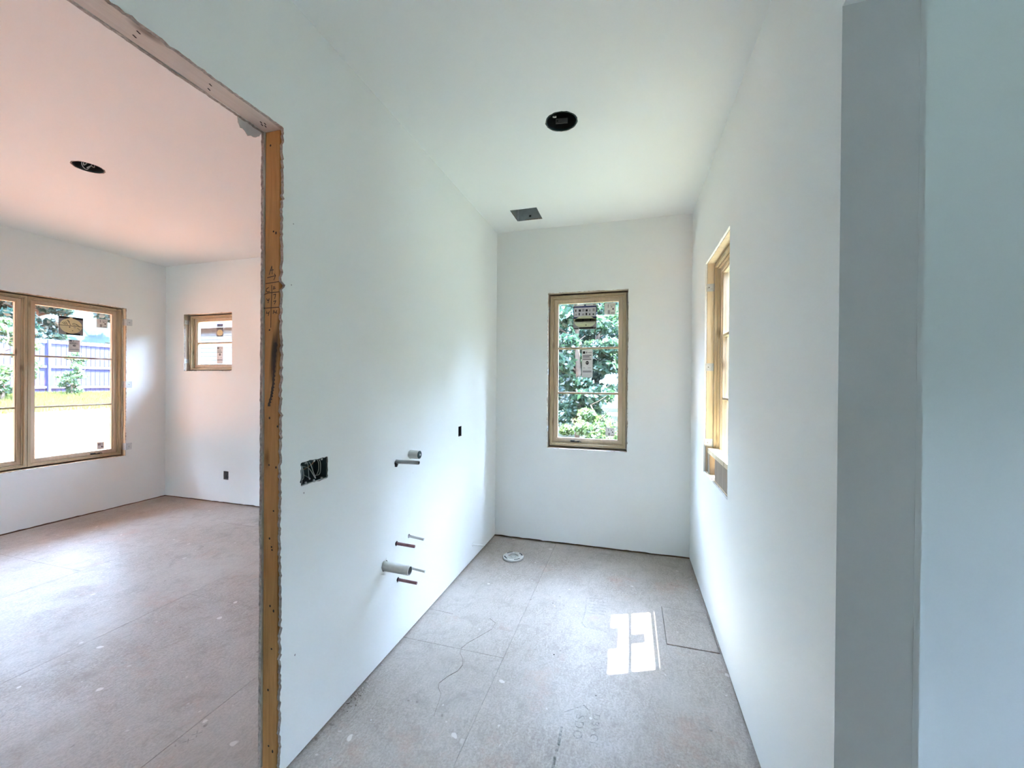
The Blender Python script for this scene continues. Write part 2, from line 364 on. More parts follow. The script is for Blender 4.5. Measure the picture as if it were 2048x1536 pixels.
def plate(name, mp, outer, holes, t, mats, parent=None):
    """flat sheet with holes: outline and holes in (u, v), thickness t along w, mp maps (u, v, w) to the room"""
    bm = bmesh.new(); edges = []; loops = []
    for lp in [outer] + list(holes):
        vs = [bm.verts.new((u, v, 0)) for u, v in lp]; loops.append(vs)
        for i in range(len(vs)): edges.append(bm.edges.new((vs[i], vs[(i + 1) % len(vs)])))
    bmesh.ops.triangle_fill(bm, use_beauty=True, use_dissolve=False, edges=edges)
    bm.verts.ensure_lookup_table(); bm.verts.index_update()
    tri = [tuple(v.index for v in f.verts) for f in bm.faces]; co = [(v.co.x, v.co.y) for v in bm.verts]
    lidx = [[v.index for v in lp] for lp in loops]; bm.free()
    n = len(co); b = MB()
    vs = [mp(u, v, 0) for u, v in co] + [mp(u, v, t) for u, v in co]
    b.add(vs, tri, 0); o0 = len(b.f)
    b.f += [tuple(i + n for i in f[::-1]) for f in tri]; b.m += [0] * len(tri)
    for lp in lidx:
        for i in range(len(lp)):
            a, c = lp[i], lp[(i + 1) % len(lp)]
            b.f.append((a, c, c + n, a + n)); b.m.append(1)
    return b.build(name, mats, parent)

DW = [M['drywall'], M['gypsum']]

# ------------------------------------------------------------------ windows: opening rectangles
BW = (-0.789, -0.021, 0.940, 2.476)      # bath back window   (X0, X1, Z0, Z1)
RW = (2.510, 3.276, 0.940, 2.476)        # bath right window  (Y0, Y1, Z0, Z1), filler below the sill
LW = (1.830, 3.502, 0.632, 2.476)        # bedroom window, two sashes (Y0, Y1, ...)
SW = (-5.727, -4.890, 1.705, 2.460)      # bedroom small window
HW = (-4.6, -3.5, 0.63, 2.476)           # unseen bedroom rear window, added to let light in
EW = (0.36, 1.42, 0.64, 2.476)            # side room east window

# ------------------------------------------------------------------ the setting
# floor: framing deck with the subfloor sheets on it
b = MB(); b.box(XF2, XR2, YREAR - .15, YB2, -0.40, -0.02); b.box(XR2, XE2, YREAR - .15, YS2, -0.40, -0.02)
floor = structure(b.build('floor', M['floor']), 'worn greyish tan subfloor of wood sheets with thin seams')
SX = -0.686; PW = 1.22; PL = 2.44; S = 0.0009
cols = [SX + PW * k for k in range(-5, 4)]
def panel(x0, x1, y0, y1):
    b = MB(); b.box(x0 + S, x1 - S, y0 + S, y1 - S, -0.02, 0.0)
    o = b.build('subfloor_panel', M['floor'], floor, bevel=0.0008); return o
CUT = (0.231, 0.522, 2.628, 3.055)       # loose patch let into the sheet by the right wall
for i, x0 in enumerate(cols):
    x1 = x0 + PW
    x0c, x1c = max(x0, XF + .002), min(x1, XE)
    ylim = YB if x0 < XR - .02 else YS
    if x1c - x0c < 0.05: continue
    off = {(-1.906): 2.217, SX: 1.395}.get(round(x0, 3), 0.98 + (i % 2) * 1.22)
    if abs(x0 - (SX - PW)) < .01: off = 2.217
    y = off
    while y > YREAR: y -= PL
    while y < ylim:
        ya, yb = max(y, YREAR), min(y + PL, ylim)
        if yb - ya > 0.05:
            if abs(x0 - SX) < .01 and ya < CUT[2] and yb > CUT[3]:
                lp = rect(x0c + S, x1c - S, ya + S, yb - S)
                hole = rag(rect(CUT[0] - .003, CUT[1] + .003, CUT[2] - .008, CUT[3] + .003), {0}, .02, .004, 4)
                plate('subfloor_panel', lambda u, v, w: (u, v, -w), lp, [hole], 0.02, [M['floor'], M['floor']], floor)
            else: panel(x0c, x1c, ya, yb)
        y += PL
b = MB(); b.box(CUT[0], CUT[1], CUT[2], CUT[3], -0.016, 0.0015)
b.build('subfloor_patch', M['floor'], floor, bevel=0.0015)['label'] = 'small square cut patch let into the floor by the right wall'

# ceiling with the holes for lamps and duct
CAN1 = (-0.400, 2.362, 0.094); CAN2 = (-3.785, 1.950, 0.090); DUCT = (-1.043, -0.800, 3.457, 3.711)
ceil_holes = [circ(CAN1[0], CAN1[1], CAN1[2], 40, .0022, 3), circ(CAN2[0], CAN2[1], CAN2[2], 36, .003, 5), rag(rect(*DUCT), {0, 1, 2, 3}, .03, .0015, 8)]
ceiling = structure(plate('ceiling', lambda u, v, w: (u, v, H + w), [(XF2, YREAR - .15), (XE2, YREAR - .15), (XE2, YS2), (XR2, YS2), (XR2, YB2), (XF2, YB2)], ceil_holes, GY, DW), 'plain white primed drywall ceiling')
b = MB(); b.box(XF2 - 2.4, 0.925, YREAR - .6, YB2 + .75, ROOF, ROOF + .12); b.box(0.925, XE2 + .3, YREAR - .6, YS2 + .35, ROOF, ROOF + .12)  # unseen roof; left and back eaves extended to cut sky light
roof = structure(b.build('roof', M['rooftop']), 'unseen roof deck with eaves extended to cut sky light')

# partition between bath and bedroom, with the cased opening
rj = random.Random(3)
def part_outline(seed, amp):
    lp = [(YREAR, GAP), (YN, GAP), (YN, ZH), (YJ, ZH), (YJ, GAP), (YB, GAP), (YB, H), (YREAR, H)]
    return rag(lp, {2, 3}, .011, amp, seed)
BOX3 = (1.380, 1.536, 1.146, 1.242); BOX1 = (3.003, 3.067, 1.146, 1.228)
PIPES = [  # y, z, radius, x end, hole radius
    ('vent', 2.105, 1.113, 0.0115, -1.176, 0.018), ('capped', 2.262, 1.131, 0.027, -1.262, 0.0285), ('drain', 1.994, 0.541, 0.0262, -1.165, 0.031),
    ('hot', 2.111, 0.625, 0.0090, -1.203, 0.0150), ('cold', 2.252, 0.618, 0.0080, -1.219, 0.0125), ('cold2', 2.245, 0.424, 0.0080, -1.205, 0.0125),
    ('hot2', 2.130, 0.401, 0.0088, -1.198, 0.0145), ('closet', 3.328, 0.150, 0.0055, -1.220, 0.012)]
wl_holes = [rag(rect(*BOX3), {0, 1, 2, 3}, .008, .0035, 2), rag(rect(*BOX1), {0, 1, 2, 3}, .008, .003, 6)]
for k, p in enumerate(PIPES):
    cy, cz = p[1], p[2]
    if p[0] == 'vent': cz -= 0.010
    if p[0] == 'drain': cz += 0.004
    wl_holes.append(circ(cy, cz, p[5] * (1.25 if p[0] == 'vent' else 1), 18, p[5] * .10, 20 + k))
lo = part_outline(1, {2: .0045, 3: .008})
lo = [(u + (0.010 if (1.955 < v < 1.975 and abs(u - YJ) < .02) else 0), v) for u, v in lo]
wall_left = structure(plate('wall_left', lambda u, v, w: (XL - w, v * 0 + u, v), lo, wl_holes, GY, DW), 'white primed partition wall with rough plumbing stubs beside the wide opening')
o = plate('drywall_sheet', lambda u, v, w: (XL2 + w, u, v), part_outline(9, .0025), [], GY, DW, wall_left)
b = MB(); b.box(XL2 + .0185, XL - .021, YJ + .003, YJ + .041, 0.002, ZH); jamb_stud = b.build('jamb_stud', M['jamb'], wall_left, bevel=0.003)
jamb_stud['label'] = 'bare brown wall stud with marker notes and black smear'
b = MB(); b.box(XL2 + .016, XL - .018, YJ + .042, YJ + .080, 0.002, H); b.build('king_stud', M['stud'], wall_left, bevel=0.003)
b = MB(); b.box(XL2 + .016, XL - .018, YN - .041, YN - .003, 0.002, ZH); b.build('jamb_stud', M['stud'], wall_left, bevel=0.003)
b = MB(); b.box(XL2 + .015, XL - .015, YN - .08, YJ + .080, ZH, ZH + .14); header = b.build('header_board', M['header'], wall_left, bevel=0.002)
header['label'] = 'pale dusty wooden header board above the opening'
b = MB(); b.box(XL2 + .016, XL - .018, YJ + .082, YB, 0.001, .038); b.build('bottom_plate', M['plate'], wall_left)
# nail holes and staples
hole = MB(); hole.lathe([(0.0, 0.0), (0.0042, 0.0)], 10, 0, (0, 0, 0), 'Y')
hm = None
for (x, y) in [(541, 291), (547, 463), (552, 466), (539, 660), (539, 836), (555, 853), (538, 930), (552, 935), (547, 1022), (539, 1077), (544, 1100), (543, 1094), (540, 1212), (547, 1222), (543, 1298), (537, 1492), (536, 1380), (545, 1503)]:
    p = pix(1, YJ + .0026, x, y)
    if hm is None: oo = hole.build('nail_hole', M['marker'], jamb_stud); hm = oo.data
    else: oo = link('nail_hole', hm, jamb_stud)
    oo.location = p; oo.scale = (1, 1, random.uniform(.8, 1.7))
for (x, y) in [(277, 65), (269, 73), (421, 170), (418, 179), (522, 245), (530, 248), (531, 253), (524, 250)]:
    p = pix(2, ZH - .0006, x, y); b = MB(); b.box(-.002, .002, -.006, .006, 0, .0005)
    oo = b.build('staple', M['marker'], header); oo.location = p; oo.rotation_euler.z = .35
# marker notes on the stud (strokes traced on the stud face)
def stroke(name, pts, wdt, m, parent, ax, val, off):
    b = MB(); P = [pix(ax, val, x, y) for x, y in pts]
    for i in range(len(P) - 1):
        d = (P[i + 1] - P[i]).normalized(); nrm = Vector((0, -1, 0)) if ax == 1 else Vector((0, 0, 1))
        s = d.cross(nrm) * (wdt / 2); a, c = P[i] - d * wdt * .3, P[i + 1] + d * wdt * .3
        t = nrm * off
        b.quad(a - s + t, c - s + t, c + s + t, a + s + t)
    return b.build(name, m, parent)
zz = lambda pts: [(520 + x / 10.97, 520 + y / 10.97) for x, y in pts]
NOTES = {
    'letter_a': [[(205, 320), (262, 135), (270, 310)], [(225, 228), (300, 215)]],
    'arrow': [[(165, 390), (340, 345)], [(318, 305), (345, 345), (305, 440)]],
    'rule_line': [[(130, 520), (415, 475)]], 'rule_line.001': [[(105, 755), (200, 720), (415, 700)]], 'rule_line.002': [[(95, 1060), (415, 1035)]],
    'rule_line.003': [[(258, 555), (262, 700), (245, 1050), (240, 1480)]],
    'letter_c': [[(195, 605), (150, 630), (138, 680), (165, 705), (212, 690)]],
    'letter_l': [[(300, 585), (308, 640)], [(288, 638), (342, 622)], [(300, 590), (332, 598)]],
    'digit_four': [[(150, 850), (168, 892), (205, 870)], [(203, 845), (180, 945)]],
    'digit_seven': [[(300, 762), (348, 750), (325, 850)]], 'digit_seven.001': [[(300, 908), (352, 895), (320, 968)]],
    'digit_four.001': [[(150, 1130), (145, 1172), (202, 1160)], [(206, 1125), (185, 1222)]],
    'number_fourteen': [[(298, 1105), (290, 1178)], [(322, 1110), (316, 1152), (366, 1145)], [(372, 1105), (352, 1182)], [(376, 1165), (382, 1168)]]}
for nm, ss in NOTES.items():
    bb = MB()
    for st in ss:
        oo = stroke('tmp', zz(st), 0.0032, M['marker'], None, 1, YJ + .003, .0006)
        o0 = [v.co[:] for v in oo.data.vertices]; bb.add(o0, [tuple(p.vertices) for p in oo.data.polygons]); bpy.data.objects.remove(oo)
    bb.build(nm.split('.')[0], M['marker'], jamb_stud)
# black saw-toothed mark
zs = lambda pts: [(490 + x / 3.34, 640 + y / 3.34) for x, y in pts]
b = MB(); rs = random.Random(5)
cl = zs([(205, 150), (195, 260), (190, 360), (185, 440), (175, 500), (160, 560), (158, 580)])
P = []
for i in range(len(cl) - 1):
    for k in range(6):
        u = k / 6; P.append(pix(1, YJ + .0022, cl[i][0] + (cl[i + 1][0] - cl[i][0]) * u, cl[i][1] + (cl[i + 1][1] - cl[i][1]) * u))
L = [p - Vector((.003 + rs.uniform(0, .003), 0, 0)) for p in P]; R = [p + Vector((.004 + (i % 2) * .006 + rs.uniform(0, .002), 0, 0)) for i, p in enumerate(P)]
for i in range(len(P) - 1): b.quad(L[i], R[i], R[i + 1], L[i + 1])
b.build('saw_mark', M['marker'], jamb_stud)
# torn drywall paper hanging under the header on the bedroom side
b = MB(); pts = []
for k in range(13):
    a = math.pi * k / 12; f = 1 + .18 * math.sin(k * 2.3) + .1 * math.cos(k * 5.1); pts.append((1.232 + .048 * math.cos(a), ZH - .004 - .026 * f * math.sin(a) - .004))
lpp = pts + [(1.18, ZH + .004), (1.29, ZH + .004)]
plate('torn_paper', lambda u, v, w: (XL2 - .004 + w + max(0, (ZH - v)) * -.25, u, v), lpp, [], .002, [M['white'], M['torn']], wall_left)

for (x, y, r_) in [(587, 448, .003), (583, 570, .003), (590, 1310, .0045), (608, 986, .004), (826, 946, .002)]:
    p = pix(0, XL + .0006, x, y); b = MB(); b.add([(0, r_ * math.cos(a) * (.6 + .5 * (k % 2)), r_ * math.sin(a)) for k, a in enumerate([i * .9 for i in range(7)])], [tuple(range(7))])
    o = b.build('wall_mark', M['greyp'], wall_left); o.location = p  # small flat grey marks for dents in the drywall

# back wall (bath and bedroom share it)
OUT1 = (-5.018, -4.935, 0.309, 0.417)
bw_holes = [rag(rect(*BW), {0, 1, 2, 3}, .014, .004, 11), rag(rect(*SW), {0, 1, 2, 3}, .014, .004, 12), rag(rect(*OUT1), {0, 1, 2, 3}, .01, .0025, 13)]
wall_back = structure(plate('wall_back', lambda u, v, w: (u, YB + w, v), rag([(XF - .01, GAP), (XR + .01, GAP), (XR + .01, H), (XF - .01, H)], {0}, .05, .004, 14), bw_holes, GY, DW), 'white primed back wall of bathroom and bedroom with two windows')
plate('wall_framing', lambda u, v, w: (u, YB + GY + .002 + w, v), rect(XF2, XR2, 0, ROOF), [rect(*BW), rect(*SW), rect(OUT1[0] - .01, OUT1[1] + .01, OUT1[2] - .02, OUT1[3] + .02)], .15, [M['plate'], M['greyreveal']], wall_back)
b = MB(); b.box(OUT1[0] - .02, OUT1[1] + .02, YB + .10, YB + .12, OUT1[2] - .03, OUT1[3] + .03); b.build('cavity_shade_sheet', M['dark'], wall_back)  # dark sheet stands in for shade behind the outlet hole

# right wall: window, doorway
lp = [(YREAR, GAP), (YDN, GAP), (YDN, ZH), (YD, ZH), (YD, GAP), (YB, GAP), (YB, H), (YREAR, H)]
wall_right = structure(plate('wall_right', lambda u, v, w: (XR + w, u, v), rag(lp, {4}, .05, .003, 17), [rag(rect(*RW), {0, 1, 2, 3}, .014, .0035, 15)], GY, [M['drywall'], M['drywall']]), 'white primed right wall with deep window opening and plain doorway')
lpf = [(YREAR, 0), (YDN - GY, 0), (YDN - GY, ZH + GY), (YD + GY, ZH + GY), (YD + GY, 0), (YB, 0), (YB, ROOF), (YREAR, ROOF)]
plate('wall_framing', lambda u, v, w: (XR + GY + .002 + w, u, v), lpf, [rect(*RW)], .150, [M['plate'], M['roughstud']], wall_right)
lps = [(YREAR, GAP), (YDN, GAP), (YDN, ZH), (YD, ZH), (YD, GAP), (YS, GAP), (YS, H), (YREAR, H)]
plate('drywall_sheet', lambda u, v, w: (XR2 - w, u, v), lps, [], GY, [M['drywall'], M['drywall']], wall_right)
for nm, bx in (('drywall_return', (YD + .0005, YD + GY, GAP, ZH + GY)), ('drywall_return', (YDN - GY, YDN - .0005, GAP, ZH + GY)), ('drywall_return', (YDN, YD, ZH + .0005, ZH + GY))):
    b = MB(); b.box(XR + .0005, XR2 - .0005, *bx); b.build(nm, M['drywall'], wall_right)
# boards across the lower part of the right window opening
b = MB(); b.box(XR + .018, XR + .091, RW[0] + .050, RW[1] - .048, 1.087, 1.121); b.build('sill_board', M['roughstud'], wall_right, bevel=.003)
b = MB(); b.box(XR + .022, XR + .057, RW[0] + .001, 2.986, RW[2] + .001, 1.086); b.build('blocking_board', M['graywood'], wall_right, bevel=.003)
b = MB(); b.box(XR + .022, XR + .057, 3.168, 3.212, RW[2] + .001, 1.086); b.build('cripple_stud', M['graywood'], wall_right, bevel=.003)
b = MB(); b.box(XR + .026, XR + .057, 3.222, RW[1] - .001, RW[2] + .001, 1.10); b.build('cripple_stud', M['graywood'], wall_right, bevel=.003)

# bedroom window wall
wall_far_left = structure(plate('wall_far_left', lambda u, v, w: (XF - w, u, v), rag([(YREAR, GAP), (YB, GAP), (YB, H), (YREAR, H)], {0}, .05, .004, 22), [rag(rect(*LW), {0, 1, 2, 3}, .014, .004, 21)], GY, DW), 'white primed bedroom wall with wide grouped window')
plate('wall_framing', lambda u, v, w: (XF - GY - .002 - w, u, v), rect(YREAR, YB2, 0, ROOF), [rect(*LW)], .15, [M['plate'], M['roughstud']], wall_far_left)
# rear wall and side room
wall_rear = structure(plate('wall_rear', lambda u, v, w: (u, YREAR - w, v), rect(XF, XE, GAP, H), [rect(*HW)], GY, DW), 'white primed rear wall behind the viewer')
plate('wall_framing', lambda u, v, w: (u, YREAR - GY - .002 - w, v), rect(XF2, XE2, 0, ROOF), [rect(*HW)], .13, [M['plate'], M['roughstud']], wall_rear)
wall_side = structure(plate('wall_side', lambda u, v, w: (u, YS + w, v), rect(XR2, XE, GAP, H), [], GY, DW), 'blue grey lit drywall seen through the doorway at right')
b = MB(); b.box(XR2, XE2, YS + GY + .002, YS2, 0, ROOF); b.build('wall_framing', M['plate'], wall_side)
wall_east = structure(plate('wall_east', lambda u, v, w: (XE + w, u, v), rect(YREAR, YS, GAP, H), [rect(*EW)], GY, DW), 'white primed side room wall with a window')
plate('wall_framing', lambda u, v, w: (XE + GY + .002 + w, u, v), rect(YREAR, YS2, 0, ROOF), [rect(*EW)], .14, [M['plate'], M['roughstud']], wall_east)

# ------------------------------------------------------------------ windows
FR, SA = 0.032, 0.040
def sticker(kind, parent, x0, x1, z0, z1, y):
    """paper label on the inside of a pane, printed face to the room"""
    b = MB(); w, h = x1 - x0, z1 - z0; e = .0005
    b.box(x0, x1, y - .0006, y, z0, z1, 0)
    def q(a, c, d, f, mi, lift=1): b.quad((x0 + a * w, y - .0006 - e * lift, z0 + d * h), (x0 + c * w, y - .0006 - e * lift, z0 + d * h), (x0 + c * w, y - .0006 - e * lift, z0 + f * h), (x0 + a * w, y - .0006 - e * lift, z0 + f * h), mi)
    def ell(cx, cz, rx, rz, mi, lift=1, n=28):
        b.add([(x0 + (cx + rx * math.cos(2 * math.pi * k / n)) * w, y - .0006 - e * lift, z0 + (cz + rz * math.sin(2 * math.pi * k / n)) * h) for k in range(n)], [tuple(range(n))], mi)
    rnd = random.Random(int(x0 * 1000) + int(z0 * 77))
    if kind == 'guide':       # white sheet, navy bands, icon grid, pale green half oval
        q(0, 1, .87, .93, 2); q(0, 1, .43, .50, 2); q(0, .03, .43, .93, 2); q(.97, 1, .43, .93, 2)
        q(.03, .97, .50, .87, 4); q(0, 1, 0, .43, 5); ell(.5, .30, .46, .24, 3, 2); q(.03, .97, .30, .43, 3, 2)
        for r in range(2):
            for c in range(6): q(.08 + c * .15, .08 + c * .15 + rnd.uniform(.04, .10), .56 + r * .15, .56 + r * .15 + rnd.uniform(.05, .11), rnd.choice((1, 5, 1)), 2)
        q(.04, .14, .955, .975, 1); q(.46, .54, .94, .985, 2); q(.84, .96, .955, .975, 1)
        q(.26, .88, .02, .09, 1, 3); q(.04, .22, .02, .05, 1, 3); q(.90, .96, .02, .07, 1, 3)
        ell(.42, .37, .035, .03, 1, 3); q(.72, .76, .34, .41, 1, 3); ell(.55, .17, .025, .02, 1, 3)
        for k in range(3): q(.08, .45, .25 + k * .035, .262 + k * .035, 5, 3); q(.55, .92, .25 + k * .035, .262 + k * .035, 5, 3)
    elif kind == 'oval':      # grey sheet, cream oval with scrawled writing, black bars
        q(0, 1, 0, 1, 5, .5); q(0, .44, .87, .99, 1); q(.56, 1, .87, .99, 1); q(.30, .88, .02, .12, 1); ell(.5, .5, .46, .42, 3, 2, 36); q(.44, .56, .86, .97, 3, 1.5)
        q(.0, 1, .49, .515, 1, 3)
        def wr(pts, wd=.02):
            for (a, c), (d, f) in zip(pts, pts[1:]):
                L = math.hypot((d - a) * w, (f - c) * h) or 1; nx, nz = -(f - c) * h / L * wd * w / 2, (d - a) * w / L * wd * w / 2
                p = [(x0 + a * w + nx, z0 + c * h + nz), (x0 + a * w - nx, z0 + c * h - nz), (x0 + d * w - nx, z0 + f * h - nz), (x0 + d * w + nx, z0 + f * h + nz)]
                b.quad(*[(px, y - .0006 - e * 4, pz) for px, pz in p], 1)
        wr([(.13, .66), (.20, .60), (.24, .55)]); wr([(.20, .70), (.29, .56)]); wr([(.27, .72), (.36, .54), (.33, .60)]); wr([(.33, .80), (.40, .72), (.48, .54)]); wr([(.36, .83), (.44, .70)])
        wr([(.54, .60), (.60, .66), (.72, .62), (.86, .50)]); wr([(.58, .58), (.66, .56)]); wr([(.68, .56), (.74, .60), (.78, .54)]); wr([(.74, .40), (.80, .38), (.86, .30)])
        ell(.44, .43, .03, .025, 1, 3); q(.60, .70, .41, .44, 5, 3); ell(.56, .24, .02, .02, 1, 3)
    elif kind == 'strip':     # tall white label: logo row, text block, black dot, table
        q(.08, .30, .86, .95, 1); q(.36, .50, .87, .94, 5); q(.56, .92, .91, .925, 5); q(.56, .92, .88, .895, 5)
        for k in range(4): q(.08, .60 + rnd.uniform(0, .3), .64 + k * .05, .665 + k * .05, rnd.choice((1, 5)))
        ell(.5, .53, .15, .065, 1); q(.40, .60, .525, .54, 0, 2)
        q(.06, .94, .16, .27, 4); q(.10, .90, .20, .235, 5, 2)
        for k in range(3): q(.10, .9, .04 + k * .035, .05 + k * .035, 4)
        q(.12, .3, .34, .355, 5); q(.55, .85, .34, .355, 5)
    elif kind == 'tag':       # small white tag with tiny marks
        q(.30, .38, .60, .90, 5); q(.5, .9, .80, .84, 5); q(.30, .50, .08, .40, 5); q(.72, .84, .42, .55, 1); q(.6, .9, .10, .18, 5); q(.56, .72, .62, .72, 5)
    elif kind == 'greytag':
        q(0, 1, 0, 1, 4, .5); q(.1, .5, .55, .85, 5, 2); q(.6, .75, .25, .45, 1, 2); q(.8, .9, .25, .4, 1, 2)
    elif kind == 'blue':
        q(0, 1, 0, 1, 2, .5); q(.1, .9, .4, .6, 4, 2)
    elif kind == 'tan':
        q(0, 1, .78, 1, 5, .5); q(.05, .95, .82, .86, 1, 2); q(0, 1, 0, .78, 5, .5); ell(.5, .42, .42, .34, 3, 2); q(.15, .85, .03, .1, 1, 3)
    return b.build('sticker', [M['white'], M['blackp'], M['navy'], M['cream'] if kind != 'guide' else M['palegreen'], M['lgrey'], M['greyp']], parent, fix=False)

def sash_unit(root, x0, w, h, rows, crank=None, stickers=()):
    """one casement unit inside a window: frame, sash, glazing bars, panes, in local coordinates (x right, y out, z up)"""
    b = MB(); b.rectring(x0, x0 + w, 0, h, FR * .62, 0, .112); b.rectring(x0 + FR * .62, x0 + w - FR * .62, FR * .62, h - FR * .62, FR * .38, .018, .112)
    b.build('frame', M['pine'], root, bevel=.0018)
    b = MB(); b.rectring(x0 - .045, x0 + w + .045, -.045, h + .045, .050, .1125, .1145); b.build('leak_stop_ring', M['white'], root)  # added ring behind the frame, stops light leaking through the gap
    b = MB(); a = FR + .0015
    b.rectring(x0 + a, x0 + w - a, a, h - a, SA * .72, .034, .082); b.rectring(x0 + a + SA * .72, x0 + w - a - SA * .72, a + SA * .72, h - a - SA * .72, SA * .28, .044, .078)
    sash = b.build('sash', M['sash'], root, bevel=.0018)
    gx0, gx1, gz0, gz1 = x0 + a + SA, x0 + w - a - SA, a + SA, h - a - SA
    rh = (gz1 - gz0) / rows; panes = []
    for k in range(1, rows):
        z = gz0 + rh * k; b = MB(); b.box(gx0, gx1, .046, .076, z - .0095, z + .0095); b.build('glazing_bar', M['pinex'], sash, bevel=.002)
    for k in range(rows):
        b = MB(); m0 = .0095 if k else 0; m1 = .0095 if k < rows - 1 else 0
        b.box(gx0, gx1, .0605, .0625, gz0 + rh * k + m0, gz0 + rh * (k + 1) - m1); panes.append(b.build('pane', M['glass'], root))
    for (kind, sx0, sx1, sz0, sz1) in stickers:
        zc = (sz0 + sz1) / 2; k = min(rows - 1, max(0, int((zc - gz0) / rh)))
        lo_, hi_ = gz0 + rh * k + .011, gz0 + rh * (k + 1) - .011
        sticker(kind, panes[k], max(sx0, gx0 + .004), min(sx1, gx1 - .004), max(sz0, lo_), min(sz1, hi_), .0600)
    if crank is not None:
        b = MB(); b.box(crank - .030, crank + .012, .018, .034, a + .006, a + .020); b.box(crank + .012, crank + .055, .020, .028, a + .004, a + .012)
        b.tube([(crank + .03, .024, a + .01), (crank + .06, .020, a + .016), (crank + .075, .020, a + .006)], .004, 6)
        b.build('crank_handle', M['black'], root, bevel=.001)
    return gx0, gx1, gz0, gz1

def clip(root, x, z, side, y0=-.052, bend=True):
    """galvanised installation strap screwed to the rough opening"""
    b = MB(); t = .0012; w = .056
    xx = x if side < 0 else x - t
    b.box(xx, xx + t, y0, .004, z - w / 2, z + w / 2, 0)
    b.lathe([(0, 0), (.0035, 0), (.0035, .002), (0, .002)], 8, 1, (xx + (t if side < 0 else -.002), y0 + .018, z), 'X')
    o = b.build('metal_clip', [M['galv'], M['black']], root); return o
def clip_wrap(root, x, z, side, ywall):
    """strap bent round onto the face of the drywall"""
    b = MB(); t = .0014; w = .082
    xa, xb = (x - .062, x) if side < 0 else (x, x + .062)
    b.box(xa, xb, ywall - .0024, ywall - .0008, z - w / 2, z + w / 2, 0)
    xr = x if side < 0 else x - t
    b.box(xr, xr + t, ywall - .0024, 0.0, z - w / 2, z + w / 2, 0)
    b.lathe([(0, 0), (.0035, 0), (.0035, .002), (0, .002)], 8, 1, (xa + .030, ywall - .0044, z), 'Y')
    return b.build('metal_clip', [M['galv'], M['black']], root)

def foam(root, x, z0, z1, seed, r=.010, y=.018):
    rnd = random.Random(seed); n = int((z1 - z0) / .03); b = MB(); pts = []
    vs = []; seg = 7
    for i in range(n + 1):
        z = z0 + (z1 - z0) * i / n; rr = r * (0.55 + .75 * abs(noise.noise(Vector((z * 11, seed, 0))))) * (1 if 0 < i < n else .2)
        for k in range(seg):
            a = 2 * math.pi * k / seg; vs.append((x + rr * .7 * math.cos(a), y + rr * math.sin(a), z))
    fs = [(i * seg + k, i * seg + (k + 1) % seg, (i + 1) * seg + (k + 1) % seg, (i + 1) * seg + k) for i in range(n) for k in range(seg)]
    b.add(vs, fs); return b.build('foam_bead', M['foam'], root, smooth=True)

RECESS = 0.060
# window 1: bath back wall (local x = X)
w1 = structure(empty('window_1', (BW[0] + .016, YB + RECESS, 0.962)), 'tall three-pane pine casement with labels in the back wall')
W, Hh = BW[1] - BW[0] - .034, 1.496
ox, oz = BW[0] + .016, 0.962
X1 = lambda px, py: (pix(1, YB + RECESS + .06, px, py).x - ox, pix(1, YB + RECESS + .06, px, py).z - oz)
def S1(kind, p0, p1): a, c = X1(*p0), X1(*p1); return (kind, a[0], c[0], c[1], a[1])
sash_unit(w1, 0, W, Hh, 3, X1(1148, 886)[0], [S1('guide', (1147, 609), (1193, 658)), S1('tag', (1209, 606), (1231, 629)), S1('strip', (1164, 700), (1185, 755)), S1('tag', (1211, 855), (1229, 873))])
for z in (2.32, 1.695, 1.128): clip(w1, -.0150, z - oz, -1); clip(w1, W + .0165, z - oz, 1)
foam(w1, -.008, .05, Hh - .06, 1); foam(w1, W + .009, .10, Hh - .1, 2)

# window 2: bath right wall, the same unit as window 1 (local x runs towards -Y)
w2 = structure(empty('window_2', (XR + RECESS, RW[1] - .014, 0.962), -math.pi / 2), 'deep-set pine casement seen edge-on in the right wall')
sash_unit(w2, 0, W, Hh, 3, None, [S1('guide', (1147, 609), (1193, 658)), S1('tag', (1209, 606), (1231, 629)), S1('strip', (1164, 700), (1185, 755)), S1('tag', (1211, 855), (1229, 873))])
for z in (2.300, 1.713, 1.155): clip(w2, -.0125, z - .962, -1)
foam(w2, -.006, .20, Hh - .05, 3, .009, .012)

# window 3: bedroom two-sash unit (local x runs towards +Y, facing -X)
w3 = structure(empty('window_3', (XF - RECESS, LW[0] + .014, 0.650), math.pi / 2), 'wide pine window of grouped casements in the bedroom')
H3 = 1.812; UW = (LW[1] - LW[0] - .028) / 2; oy3 = LW[0] + .014
X3 = lambda px, py: (pix(0, XF - RECESS - .06, px, py).y - oy3, pix(0, XF - RECESS - .06, px, py).z - .650)
def S3(kind, p0, p1): a, c = X3(*p0), X3(*p1); return (kind, a[0], c[0], c[1], a[1])
for k in range(2):
    st = []; cr = None
    if k == 1:
        st = [S3('oval', (117, 631), (166, 672)), S3('strip', (137, 679), (160, 705)), S3('tag', (193, 637), (215, 657)), S3('greytag', (194, 885), (208, 898))]
        cr = X3(184, 910)[0]
    if k == 0: st = [('oval', .25, .46, 1.45, 1.65), ('strip', .33, .43, 1.25, 1.385)]
    sash_unit(w3, k * UW, UW - .003, H3, 3, cr, st)
for z in (2.304, 1.523, 0.744): clip_wrap(w3, 2 * UW + .0125, z - .650, 1, -RECESS)
foam(w3, 2 * UW + .006, .05, H3 - .05, 4, .010, .0)

